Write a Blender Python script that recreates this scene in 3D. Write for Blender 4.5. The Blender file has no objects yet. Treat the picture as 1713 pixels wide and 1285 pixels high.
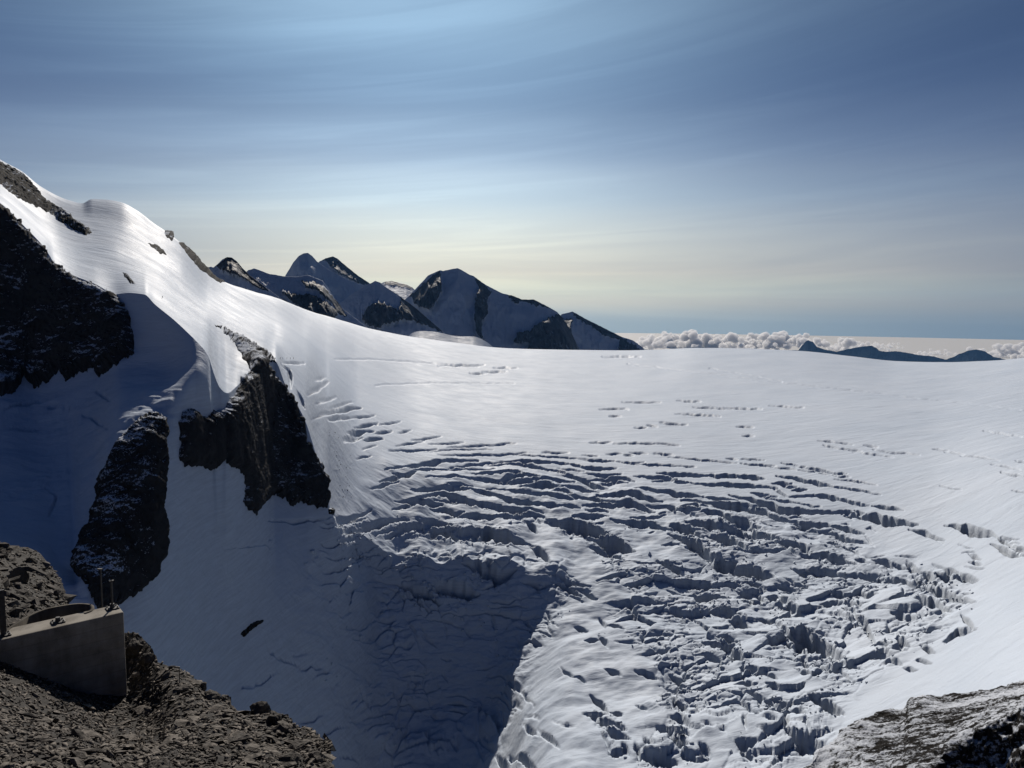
import bpy, bmesh, math, random
import numpy as np
from mathutils import Matrix, Vector

R = math.radians
S = bpy.context.scene
C = S.collection
random.seed(7)
rng = np.random.default_rng(7)

# ------------------------------------------------------------------ camera
W, H, F = 1713.0, 1285.0, 1294.0          # photograph size and focal length in its pixels
PITCH, ROLL = R(5.63), R(0.35)
CAM = Matrix.Rotation(R(90) - PITCH, 3, 'X') @ Matrix.Rotation(ROLL, 3, 'Z')
CM = np.array(CAM)
cd = bpy.data.cameras.new('camera'); cam = bpy.data.objects.new('camera', cd); C.objects.link(cam)
cam.matrix_world = CAM.to_4x4()
cd.sensor_width = 36.0; cd.lens = 36.0 * F / W; cd.clip_start = 0.5; cd.clip_end = 200000
S.camera = cam

# ------------------------------------------------------------------ sky and sun
SUN_AZ, SUN_EL = R(-6.0), R(31.0)          # azimuth measured from +Y towards +X
wd = bpy.data.worlds.new('World'); S.world = wd; wd.use_nodes = True
nt = wd.node_tree; nt.nodes.clear()
def wn(t, **k):
    n = nt.nodes.new(t)
    for a, b in k.items(): setattr(n, a, b)
    return n
def wl(a, b): nt.links.new(a, b)
def wmath(op, a, b=None, c=None, clamp=False):
    n = wn('ShaderNodeMath', operation=op, use_clamp=clamp)
    for i, v in enumerate((a, b, c)):
        if v is None: continue
        if isinstance(v, (int, float)): n.inputs[i].default_value = v
        else: wl(v, n.inputs[i])
    return n.outputs[0]
def wmix(fac, a, b, blend='MIX'):
    n = wn('ShaderNodeMix', data_type='RGBA', blend_type=blend)
    for s, v in ((n.inputs[0], fac), (n.inputs[6], a), (n.inputs[7], b)):
        if isinstance(v, (int, float)): s.default_value = v
        elif isinstance(v, tuple): s.default_value = v + (1,)
        else: wl(v, s)
    return n.outputs[2]
def wramp(x, pts, mode='EASE'):
    n = wn('ShaderNodeValToRGB'); n.color_ramp.interpolation = mode
    e = n.color_ramp.elements
    while len(e) < len(pts): e.new(0.5)
    for q, (p, c) in zip(e, pts):
        q.position = p; q.color = (c, c, c, 1) if isinstance(c, (int, float)) else c + (1,)
    wl(x, n.inputs[0]); return n.outputs[0]
tc = wn('ShaderNodeTexCoord'); sep = wn('ShaderNodeSeparateXYZ'); wl(tc.outputs['Generated'], sep.inputs[0])
dx, dy, dz = sep.outputs
zc = wmath('MAXIMUM', dz, 0.004)
cmb = wn('ShaderNodeCombineXYZ'); wl(dx, cmb.inputs[0]); wl(dy, cmb.inputs[1]); wl(zc, cmb.inputs[2])
sky = wn('ShaderNodeTexSky', sky_type='NISHITA', sun_disc=False)
sky.sun_elevation = SUN_EL; sky.sun_rotation = SUN_AZ
sky.altitude = 3800; sky.air_density = 1.0; sky.dust_density = 1.2; sky.ozone_density = 1.5
wl(cmb.outputs[0], sky.inputs[0])
# thin high veil of cirrus, drawn on a plane far overhead
cp = wn('ShaderNodeCombineXYZ'); wl(wmath('MULTIPLY', dx, 1.6), cp.inputs[0])      # bands that fan out and climb to the right
wl(wmath('MULTIPLY', wmath('MULTIPLY', dz, wmath('SUBTRACT', 1.0, wmath('MULTIPLY', dx, 0.55))), 9.0), cp.inputs[1]); wl(dy, cp.inputs[2])
mp = wn('ShaderNodeMapping'); mp.inputs['Rotation'].default_value = (0, 0, R(2)); mp.inputs['Scale'].default_value = (0.7, 1.1, 0.7)
wl(cp.outputs[0], mp.inputs[0])
n1 = wn('ShaderNodeTexNoise'); n1.inputs['Scale'].default_value = 1.1; n1.inputs['Detail'].default_value = 7; n1.inputs['Roughness'].default_value = 0.45
n1.inputs['Distortion'].default_value = 0.4
wl(mp.outputs[0], n1.inputs['Vector'])
veil = wramp(n1.outputs['Fac'], [(0.36, 0.0), (0.72, 1.0)])
# angle from the sun
sd = (math.sin(SUN_AZ) * math.cos(SUN_EL), math.cos(SUN_AZ) * math.cos(SUN_EL), math.sin(SUN_EL))
dt = wn('ShaderNodeVectorMath', operation='DOT_PRODUCT'); wl(tc.outputs['Generated'], dt.inputs[0]); dt.inputs[1].default_value = sd
cosg = dt.outputs['Value']
cpos = wmath('MAXIMUM', cosg, 0.0)
phase = wmath('ADD', wmath('ADD', wmath('MULTIPLY', wmath('POWER', cpos, 3.0), 0.36), wmath('MULTIPLY', wmath('POWER', cpos, 20.0), 1.8)), 0.03)
elev = wmath('ARCSINE', wmath('MAXIMUM', wmath('MINIMUM', dz, 1.0), -1.0))
e01 = wmath('MULTIPLY', wmath('ADD', elev, R(4.0)), 1.0 / R(94.0), clamp=True)      # -4 .. 90 degrees
def ep(d): return (d + 4.0) / 94.0
veilcol = wramp(e01, [(ep(-4), (0.42, 0.46, 0.38)), (ep(-1.7), (0.51, 0.54, 0.43)), (ep(-0.6), (0.63, 0.62, 0.46)), (ep(1.0), (1.08, 0.90, 0.52)), (ep(3.4), (0.86, 0.78, 0.48)),
                      (ep(7), (0.52, 0.57, 0.48)), (ep(10), (0.29, 0.355, 0.36)), (ep(14), (0.135, 0.19, 0.222)), (ep(21), (0.098, 0.146, 0.178)), (ep(60), (0.03, 0.045, 0.075))], 'CARDINAL')
mp2 = wn('ShaderNodeMapping'); mp2.inputs['Rotation'].default_value = (0, 0, R(5)); mp2.inputs['Scale'].default_value = (0.8, 3.2, 0.8); wl(cp.outputs[0], mp2.inputs[0])
n2 = wn('ShaderNodeTexNoise'); n2.inputs['Scale'].default_value = 1.6; n2.inputs['Detail'].default_value = 9; n2.inputs['Roughness'].default_value = 0.58; n2.inputs['Distortion'].default_value = 0.9; wl(mp2.outputs[0], n2.inputs['Vector'])
fib = wramp(n2.outputs['Fac'], [(0.42, 0.0), (0.70, 1.0)])
streak = wmath('ADD', wmath('MULTIPLY', fib, 0.11), wmath('ADD', wmath('MULTIPLY', veil, 0.22), 0.81))
SKY_STRENGTH = 0.05
base = wmix(1.0, sky.outputs[0], (0.152, 0.25, 0.475), 'MULTIPLY')
vm = wn('ShaderNodeVectorMath', operation='SCALE'); wl(veilcol, vm.inputs[0]); wl(wmath('MULTIPLY', wmath('MULTIPLY', phase, streak), 2.0 / SKY_STRENGTH), vm.inputs['Scale'])
col = wmix(1.0, base, vm.outputs[0], 'ADD')
bg = wn('ShaderNodeBackground'); bg.inputs[1].default_value = SKY_STRENGTH
wl(col, bg.inputs[0])
wo = wn('ShaderNodeOutputWorld'); wl(bg.outputs[0], wo.inputs[0])

sl = bpy.data.lights.new('sun', 'SUN'); sl.energy = 5.0; sl.angle = R(0.53); sl.color = (1.0, 0.915, 0.81)
so = bpy.data.objects.new('sun', sl); C.objects.link(so)
so.rotation_euler = Vector(sd).to_track_quat('Z', 'Y').to_euler()
so['kind'] = 'helper'

S.view_settings.view_transform = 'Standard'; S.view_settings.look = 'None'
S.view_settings.exposure = 0.0; S.view_settings.gamma = 1.0
S.cycles.max_bounces = 4; S.cycles.diffuse_bounces = 1; S.cycles.glossy_bounces = 1
S.cycles.use_denoising = True; S.cycles.sample_clamp_indirect = 0.125

# ------------------------------------------------------------------ projection helpers
def ray(u, v):
    u = np.asarray(u, float); v = np.asarray(v, float)
    c = np.stack([(u - W / 2) / F, -(v - H / 2) / F, -np.ones_like(u)], -1)
    return c @ CM.T
def azel(u, v):
    r = ray(u, v); h = np.hypot(r[..., 0], r[..., 1])
    return np.arctan2(r[..., 0], r[..., 1]), r[..., 2] / h
def at(u, v, d):
    """world point seen at pixel (u, v) at horizontal distance d"""
    a, t = azel(u, v); d = np.asarray(d, float)
    return np.stack([np.sin(a) * d, np.cos(a) * d, t * d], -1)
def proj(P):
    c = P @ CM
    w = np.maximum(-c[..., 2], 1e-3)
    return W / 2 + F * c[..., 0] / w, H / 2 - F * c[..., 1] / w

# ------------------------------------------------------------------ noise
PERM = np.random.default_rng(3).permutation(256); PERM = np.concatenate([PERM, PERM, PERM])
GA = np.random.default_rng(4).uniform(0, 2 * np.pi, 256); G2 = np.stack([np.cos(GA), np.sin(GA)], -1)
G3 = np.random.default_rng(5).normal(size=(256, 3)); G3 /= np.linalg.norm(G3, axis=1, keepdims=True)
def perlin2(x, y):
    xi = np.floor(x).astype(int); yi = np.floor(y).astype(int); xf = x - xi; yf = y - yi
    xi &= 255; yi &= 255
    def g(i, j, fx, fy):
        q = G2[PERM[PERM[(xi + i) & 255] + ((yi + j) & 255)]]
        return q[..., 0] * fx + q[..., 1] * fy
    u = xf ** 3 * (xf * (xf * 6 - 15) + 10); v = yf ** 3 * (yf * (yf * 6 - 15) + 10)
    a = g(0, 0, xf, yf); b = g(1, 0, xf - 1, yf); c = g(0, 1, xf, yf - 1); d = g(1, 1, xf - 1, yf - 1)
    return 1.5 * ((a + u * (b - a)) + v * ((c + u * (d - c)) - (a + u * (b - a))))
def perlin3(p):
    i0 = np.floor(p).astype(int); f = p - i0; i0 &= 255
    w = f ** 3 * (f * (f * 6 - 15) + 10); r = 0
    for a in (0, 1):
        for b in (0, 1):
            for c in (0, 1):
                h = PERM[PERM[PERM[(i0[..., 0] + a) & 255] + ((i0[..., 1] + b) & 255)] + ((i0[..., 2] + c) & 255)]
                gg = G3[h]
                dd = gg[..., 0] * (f[..., 0] - a) + gg[..., 1] * (f[..., 1] - b) + gg[..., 2] * (f[..., 2] - c)
                ww = (w[..., 0] if a else 1 - w[..., 0]) * (w[..., 1] if b else 1 - w[..., 1]) * (w[..., 2] if c else 1 - w[..., 2])
                r = r + dd * ww
    return 1.5 * r
def fbm2(x, y, o=4, g=0.5, l=2.03):
    s = 0; a = 1.0; t = 0
    for k in range(o):
        s = s + a * perlin2(x + 17.3 * k, y - 9.1 * k); t += a; a *= g; x = x * l; y = y * l
    return s / t
def fbm3(p, o=4, g=0.5, l=2.03, ridge=False):
    s = 0; a = 1.0; t = 0
    for k in range(o):
        n = perlin3(p + 13.7 * k)
        if ridge: n = 1 - 2 * np.abs(n)
        s = s + a * n; t += a; a *= g; p = p * l
    return s / t
def sstep(x, a, b):
    t = np.clip((x - a) / (b - a), 0, 1); return t * t * (3 - 2 * t)

# ------------------------------------------------------------------ interpolation
def pslopes(x, y):
    """Fritsch-Carlson slopes along axis 0"""
    h = np.diff(x, axis=0); d = np.diff(y, axis=0) / h
    m = np.zeros_like(y)
    if len(x) > 2:
        w1 = 2 * h[1:] + h[:-1]; w2 = h[1:] + 2 * h[:-1]
        ok = d[:-1] * d[1:] > 0
        den = np.where(ok, w1 / np.where(ok, d[:-1], 1) + w2 / np.where(ok, d[1:], 1), 1)
        m[1:-1] = np.where(ok, (w1 + w2) / den, 0)
    m[0] = d[0]; m[-1] = d[-1]
    return m
def pchip1(x, y, q):
    m = pslopes(x, y); k = np.clip(np.searchsorted(x, q) - 1, 0, len(x) - 2)
    h = x[k + 1] - x[k]; t = np.clip((q - x[k]) / h, 0, 1)
    return herm(t, y[k], y[k + 1], m[k] * h, m[k + 1] * h)
def herm(t, a, b, ma, mb):
    t2 = t * t; t3 = t2 * t
    return (2 * t3 - 3 * t2 + 1) * a + (t3 - 2 * t2 + t) * ma + (3 * t2 - 2 * t3) * b + (t3 - t2) * mb

class Layered:
    """A hillside given by lines of equal character (rim, crest, skyline ...), each a list of (u, v, distance)."""
    def __init__(s, layers, breaks=()):
        s.lay = []
        for L in layers:
            if callable(L): s.lay.append(L); continue
            q = np.array(L, float); a, t = azel(q[:, 0], q[:, 1]); o = np.argsort(a); a = a[o]
            keep = np.concatenate([[True], np.diff(a) > 1e-5])
            s.lay.append((a[keep], t[o][keep], q[o, 2][keep]))
        s.breaks = list(breaks)
    def columns(s, az):
        D, Z = [], []
        for L in s.lay:
            if callable(L):
                d, z = L(D, Z)
            else:
                d = pchip1(L[0], L[2], az); z = pchip1(L[0], L[1], az) * d
            if D: d = np.maximum(d, D[-1] + 2.0)
            D.append(d); Z.append(z)
        return np.array(D), np.array(Z)
    def grid(s, az, rows):
        """points [len(rows), len(az), 3]; rows are layer parameters 0..K-1"""
        D, Z = s.columns(az); K = len(D)
        M = np.zeros_like(Z); cuts = [0] + s.breaks + [K - 1]
        ML = np.zeros_like(Z); MR = np.zeros_like(Z)
        for a, b in zip(cuts[:-1], cuts[1:]):
            m = pslopes(D[a:b + 1], Z[a:b + 1])
            MR[a:b + 1] = m
            ML[a + (1 if a else 0):b + 1] = m[(1 if a else 0):]
        for a in s.breaks: pass
        P = np.zeros((len(rows), len(az), 3))
        slopes = {}
        for a, b in zip(cuts[:-1], cuts[1:]): slopes[(a, b)] = pslopes(D[a:b + 1], Z[a:b + 1])
        for i, r in enumerate(rows):
            k = min(int(r), K - 2); t = r - k
            for (a, b), m in slopes.items():
                if a <= k < b: ma, mb = m[k - a], m[k + 1 - a]
            d = 1.0 / ((1 - t) / D[k] + t / D[k + 1])
            h = D[k + 1] - D[k]
            z = herm((d - D[k]) / h, Z[k], Z[k + 1], ma * h, mb * h)
            P[i, :, 0] = np.sin(az) * d; P[i, :, 1] = np.cos(az) * d; P[i, :, 2] = z
        return P
def normals(P):
    a = np.gradient(P, axis=0); b = np.gradient(P, axis=1)
    n = np.cross(b, a); n /= np.maximum(np.linalg.norm(n, axis=-1, keepdims=True), 1e-9)
    return np.where(n[..., 2:3] < 0, -n, n)

def poly_sd(poly, u, v):
    """signed distance to a polygon in pixels, positive inside"""
    p = np.array(poly, float); q = np.roll(p, -1, 0)
    out = np.full(u.shape, -60.0)
    bb = (u > p[:, 0].min() - 40) & (u < p[:, 0].max() + 40) & (v > p[:, 1].min() - 40) & (v < p[:, 1].max() + 40)
    x, y = u[bb], v[bb]
    ins = np.zeros(x.shape, bool); dm = np.full(x.shape, 1e9)
    for (x0, y0), (x1, y1) in zip(p, q):
        c = ((y0 > y) != (y1 > y)); ins ^= c & (x < (x1 - x0) * (y - y0) / ((y1 - y0) if y1 != y0 else 1e-9) + x0)
        L = (x1 - x0) ** 2 + (y1 - y0) ** 2 + 1e-9
        t = np.clip(((x - x0) * (x1 - x0) + (y - y0) * (y1 - y0)) / L, 0, 1)
        dm = np.minimum(dm, (x - x0 - t * (x1 - x0)) ** 2 + (y - y0 - t * (y1 - y0)) ** 2)
    out[bb] = np.where(ins, 1, -1) * np.sqrt(dm)
    return out

# ------------------------------------------------------------------ mesh helpers
def link(name, me, mats, parent=None, smooth=True):
    o = bpy.data.objects.new(name, me); C.objects.link(o)
    for m in (mats if isinstance(mats, (list, tuple)) else [mats]): me.materials.append(m)
    if smooth and len(me.polygons): me.polygons.foreach_set('use_smooth', np.ones(len(me.polygons), bool))
    if parent: o.parent = parent
    return o
def np_mesh(name, V, Q, attrs=None):
    me = bpy.data.meshes.new(name); V = np.ascontiguousarray(V, np.float32); Q = np.ascontiguousarray(Q, np.int32)
    k = Q.shape[1]
    me.vertices.add(len(V)); me.vertices.foreach_set('co', V.ravel())
    me.loops.add(Q.size); me.loops.foreach_set('vertex_index', Q.ravel())
    me.polygons.add(len(Q)); me.polygons.foreach_set('loop_start', np.arange(0, Q.size, k, dtype=np.int32))
    for n, a in (attrs or {}).items():
        at_ = me.attributes.new(n, 'FLOAT', 'POINT'); at_.data.foreach_set('value', np.ascontiguousarray(a, np.float32).ravel())
    me.update(calc_edges=True)
    return me
def grid_quads(nr, nc, mask=None):
    i = np.arange(nr * nc).reshape(nr, nc)
    q = np.stack([i[:-1, :-1], i[:-1, 1:], i[1:, 1:], i[1:, :-1]], -1).reshape(-1, 4)
    if mask is not None:
        m = mask.ravel(); q = q[m[q].any(1)]
    return q
def compact(V, Q, attrs=None):
    used = np.zeros(len(V), bool); used[Q.ravel()] = True
    idx = np.cumsum(used) - 1
    return V[used], idx[Q], {k: a.ravel()[used] for k, a in (attrs or {}).items()}
def tag(o, label=None, cat=None, group=None, kind=None):
    if label: o['label'] = label
    if cat: o['category'] = cat
    if group: o['group'] = group
    if kind: o['kind'] = kind
    return o
def empty(name, loc=(0, 0, 0)):
    o = bpy.data.objects.new(name, None); C.objects.link(o); o.location = loc; return o

# ------------------------------------------------------------------ materials
class Mat:
    def __init__(s, name):
        s.m = bpy.data.materials.new(name); s.m.use_nodes = True; s.t = s.m.node_tree
        s.b = s.t.nodes['Principled BSDF']
    def n(s, t, **k):
        q = s.t.nodes.new(t)
        for a, b in k.items(): setattr(q, a, b)
        return q
    def l(s, a, b): s.t.links.new(a, b)
    def put(s, sock, v):
        if isinstance(v, (int, float)): sock.default_value = v
        elif isinstance(v, tuple): sock.default_value = v + (1,) if len(v) == 3 and sock.type == 'RGBA' else v
        else: s.l(v, sock)
    def noise(s, scale, detail=4, rough=0.55, vec=None, stretch=None, rot=None, dist=0.0):
        q = s.n('ShaderNodeTexNoise'); q.inputs['Scale'].default_value = scale; q.inputs['Detail'].default_value = detail
        q.inputs['Roughness'].default_value = rough; q.inputs['Distortion'].default_value = dist
        c = vec or s.coord()
        if stretch or rot:
            m = s.n('ShaderNodeMapping'); m.inputs['Scale'].default_value = stretch or (1, 1, 1)
            if rot: m.inputs['Rotation'].default_value = rot
            s.l(c, m.inputs[0]); c = m.outputs[0]
        s.l(c, q.inputs['Vector']); return q.outputs['Fac']
    def coord(s):
        if not hasattr(s, '_c'): s._c = s.n('ShaderNodeTexCoord').outputs['Object']
        return s._c
    def ramp(s, x, pts, mode='LINEAR'):
        q = s.n('ShaderNodeValToRGB'); q.color_ramp.interpolation = mode; e = q.color_ramp.elements
        while len(e) < len(pts): e.new(0.5)
        for k, (p, c) in zip(e, pts): k.position = p; k.color = (c, c, c, 1) if isinstance(c, (int, float)) else c + (1,)
        s.l(x, q.inputs[0]); return q.outputs[0]
    def math(s, op, a, b=None, clamp=False):
        q = s.n('ShaderNodeMath', operation=op, use_clamp=clamp)
        s.put(q.inputs[0], a)
        if b is not None: s.put(q.inputs[1], b)
        return q.outputs[0]
    def mix(s, f, a, b, blend='MIX'):
        q = s.n('ShaderNodeMix', data_type='RGBA', blend_type=blend)
        s.put(q.inputs[0], f); s.put(q.inputs[6], a); s.put(q.inputs[7], b); return q.outputs[2]
    def nz(s):
        g = s.n('ShaderNodeNewGeometry'); q = s.n('ShaderNodeSeparateXYZ'); s.l(g.outputs['Normal'], q.inputs[0]); return q.outputs[2]
    def attr(s, name):
        q = s.n('ShaderNodeAttribute', attribute_name=name); return q.outputs['Fac']
    def bump(s, h, strength, dist):
        q = s.n('ShaderNodeBump'); q.inputs['Strength'].default_value = strength; q.inputs['Distance'].default_value = dist
        s.l(h, q.inputs['Height'])
        if s.b.inputs['Normal'].is_linked: s.l(s.b.inputs['Normal'].links[0].from_socket, q.inputs['Normal'])
        s.l(q.outputs[0], s.b.inputs['Normal'])
    def fin(s, col, rough, spec=0.5):
        s.put(s.b.inputs['Base Color'], col); s.put(s.b.inputs['Roughness'], rough); s.put(s.b.inputs['Specular IOR Level'], spec)
        return s.m

def snow_material():
    m = Mat('snow')
    nz = m.nz()
    steep = m.ramp(nz, [(0.35, 1.0), (0.72, 0.0)])
    strata = m.noise(0.25, 5, 0.6, stretch=(0.25, 0.25, 3.0))
    icec = m.ramp(strata, [(0.3, (0.44, 0.49, 0.56)), (0.7, (0.58, 0.635, 0.71))])
    big = m.noise(0.012, 4, 0.5)
    sn = m.ramp(big, [(0.3, (0.495, 0.565, 0.665)), (0.7, (0.56, 0.625, 0.72))])
    col = m.mix(steep, sn, icec)
    rip = m.noise(0.07, 7, 0.6, stretch=(0.28, 1.0, 1.0), rot=(0, 0, R(12)), dist=0.6)
    rip2 = m.noise(0.28, 5, 0.6, stretch=(0.22, 1.0, 1.0), rot=(0, 0, R(-32)))
    fine = m.noise(0.9, 5, 0.65, stretch=(0.6, 1, 1))
    m.bump(rip, 0.7, 1.7); m.bump(rip2, 0.5, 0.5)
    m.bump(fine, 0.22, 0.22)
    rg = m.ramp(m.noise(0.03, 3), [(0.3, 0.50), (0.7, 0.66)])
    return m.fin(col, rg, 0.025)
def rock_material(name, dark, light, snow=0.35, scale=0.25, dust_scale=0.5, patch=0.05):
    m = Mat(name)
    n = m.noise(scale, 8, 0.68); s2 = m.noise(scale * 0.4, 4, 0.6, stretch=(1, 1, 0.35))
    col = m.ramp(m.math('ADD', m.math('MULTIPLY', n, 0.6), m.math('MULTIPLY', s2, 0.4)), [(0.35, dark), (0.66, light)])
    if snow:
        dn = m.noise(dust_scale, 7, 0.72); pn = m.noise(patch, 3, 0.5)
        up = m.math('MULTIPLY', m.nz(), 0.35)
        f = m.math('ADD', m.math('ADD', m.math('MULTIPLY', dn, 0.75), m.math('MULTIPLY', pn, 0.5)), up)
        lo = 1.06 - 0.4 * snow
        col = m.mix(m.ramp(f, [(lo, 0.0), (lo + 0.05, 1.0)]), col, (0.56, 0.61, 0.69))
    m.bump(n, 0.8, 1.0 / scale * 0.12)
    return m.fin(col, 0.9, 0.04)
def peak_material():
    m = Mat('alpine_face')
    a = m.attr('rock'); n = m.noise(0.016, 8, 0.75, stretch=(1, 1, 0.5)); g = m.noise(0.03, 6, 0.7, stretch=(1, 1, 0.3))
    f = m.math('ADD', a, m.math('MULTIPLY', m.math('SUBTRACT', n, 0.5), 1.9))
    rock = m.ramp(g, [(0.35, (0.010, 0.013, 0.020)), (0.58, (0.026, 0.032, 0.046)), (0.72, (0.20, 0.25, 0.33))])
    col = m.mix(m.ramp(f, [(0.46, 0.0), (0.54, 1.0)]), (0.40, 0.46, 0.56), rock)  # snow painted darker and bluer here, standing in for shade on these faces
    m.bump(m.noise(0.008, 6, 0.6), 0.6, 40.0)
    return m.fin(col, 0.7, 0.2)
M_SNOW = snow_material()
M_PEAK = peak_material()
M_ROCKLIT = rock_material('bare_gneiss', (0.006, 0.006, 0.006), (0.021, 0.0205, 0.020), 0.16, 0.25, 0.6, 0.05)
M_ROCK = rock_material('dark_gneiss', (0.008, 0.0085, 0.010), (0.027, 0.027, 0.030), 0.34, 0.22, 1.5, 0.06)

# ------------------------------------------------------------------ glacier: base hillside
L0 = [(-250,1300,330),(0,1300,330),(200,1300,328),(300,1300,372),(348,1300,398),(400,1310,412),(460,1330,436),(549,1400,452),(640,1420,468),(755,1420,450),(825,1420,400),(930,1420,332),(1200,1420,320),(1400,1420,310),(1713,1420,250),(1900,1420,220)]
L1 = [(-250,930,390),(0,950,370),(124,1000,350),(150,1010,345),(200,1010,352),(245,985,365),(262,961,374),(280,930,388),(301,900,405),(348,950,432),(402,1000,455),(430,1015,468),(460,1030,480),(511,1065,496),(549,1095,506),(600,1145,522),(640,1178,534),(700,1200,542),(780,1200,535),(830,1200,515),(880,1195,470),(960,1190,440),(1050,1190,435),(1200,1190,428),(1400,1190,415),(1550,1190,390),(1713,1190,330),(1900,1190,290)]
L2 = [(-250,800,470),(0,850,425),(60,880,405),(124,952,368),(140,894,383),(161,838,396),(182,775,408),(213,722,422),(245,695,432),(273,674,441),(301,646,453),(329,624,464),(348,640,465),(360,745,455),(375,830,452),(402,850,472),(430,855,498),(460,838,545),(511,855,553),(549,910,552),(600,990,568),(640,1045,580),(700,1065,580),(800,1070,572),(880,1075,552),(960,1075,520),(1050,1075,515),(1200,1075,510),(1400,1075,500),(1550,1075,475),(1713,1075,415),(1900,1075,370)]
L2B = [(-250,560,600),(0,610,560),(60,640,548),(110,632,535),(160,625,520),(200,605,510),(240,610,500),(280,618,487),(310,612,477),(329,605,474),(348,612,475),(360,700,464),(375,750,463),(402,740,486),(420,730,515),(450,720,580),(478,740,585),(511,790,572),(549,850,565),(600,925,598),(640,990,604),(700,1000,600),(800,1005,594),(900,1010,580),(960,1005,575),(1050,1000,580),(1200,1000,585),(1400,1000,580),(1550,1000,555),(1713,1000,490),(1900,1000,440)]
L3 = [(-250,200,720),(-100,285,680),(0,339,640),(42,380,625),(77,418,610),(91,439,603),(123,460,592),(158,474,578),(196,492,560),(217,490,552),(242,493,543),(259,509,532),(284,530,517),(308,551,503),(333,576,490),(348,596,483),(358,626,478),(368,649,476),(380,658,480),(394,649,500),(408,632,526),(424,615,560),(440,606,590),(460,604,620),(478,645,612),(495,673,603),(511,705,594),(530,764,585),(549,815,578),(556,862,585),(600,893,606),(632,912,618),(668,938,620),(700,926,624),(735,946,618),(770,928,622),(810,950,614),(850,936,618),(890,958,608),(925,944,614),(960,955,612),(1050,935,635),(1200,925,655),(1400,925,655),(1550,925,630),(1713,925,570),(1900,925,520)]
L4 = [(-250,170,880),(0,312,800),(100,395,760),(200,430,700),(260,455,690),(300,490,672),(348,523,675),(375,538,685),(402,548,705),(440,560,748),(460,568,775),(511,615,760),(549,690,735),(600,750,755),(700,775,790),(850,785,830),(1000,790,850),(1200,795,850),(1400,795,840),(1550,795,810),(1713,795,740),(1900,795,690)]
L5 = [(-250,120,1000),(0,288,900),(100,358,880),(200,375,860),(260,410,850),(300,440,850),(348,490,880),(402,515,930),(460,532,1080),(511,560,1150),(549,590,1150),(600,620,1200),(700,650,1280),(850,662,1330),(1000,668,1340),(1200,668,1330),(1400,672,1260),(1550,680,1200),(1713,685,1100),(1900,690,1020)]
L6 = [(-250,60,1150),(-100,200,1080),(0,270,1020),(35,288,1010),(70,315,1000),(115,337,1000),(137,342,1000),(154,335,1000),(180,336,1000),(203,340,1000),(228,353,1010),(259,376,1030),(277,388,1040),(298,404,1060),(330,437,1120),(350,456,1180),(380,474,1280),(420,487,1400),(460,498,1550),(517,520,1800),(562,533,1950),(620,550,2100),(686,563,2250),(760,573,2350),(824,581,2400),(881,584,2450),(1000,586,2500),(1100,585,2480),(1166,582,2400),(1250,583,2300),(1337,587,2200),(1416,595,2100),(1500,604,2000),(1583,606,1900),(1645,604,1850),(1713,599,1800),(1900,585,1700)]
GLAC = Layered([L0, L1, L2, L2B, L3, L4, L5, L6,
                lambda D, Z: (D[-1] * 1.35, Z[-1] - 330.0), lambda D, Z: (D[-1] * 1.6, Z[-1] * 0 - 1490.0)], breaks=[4])

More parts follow.
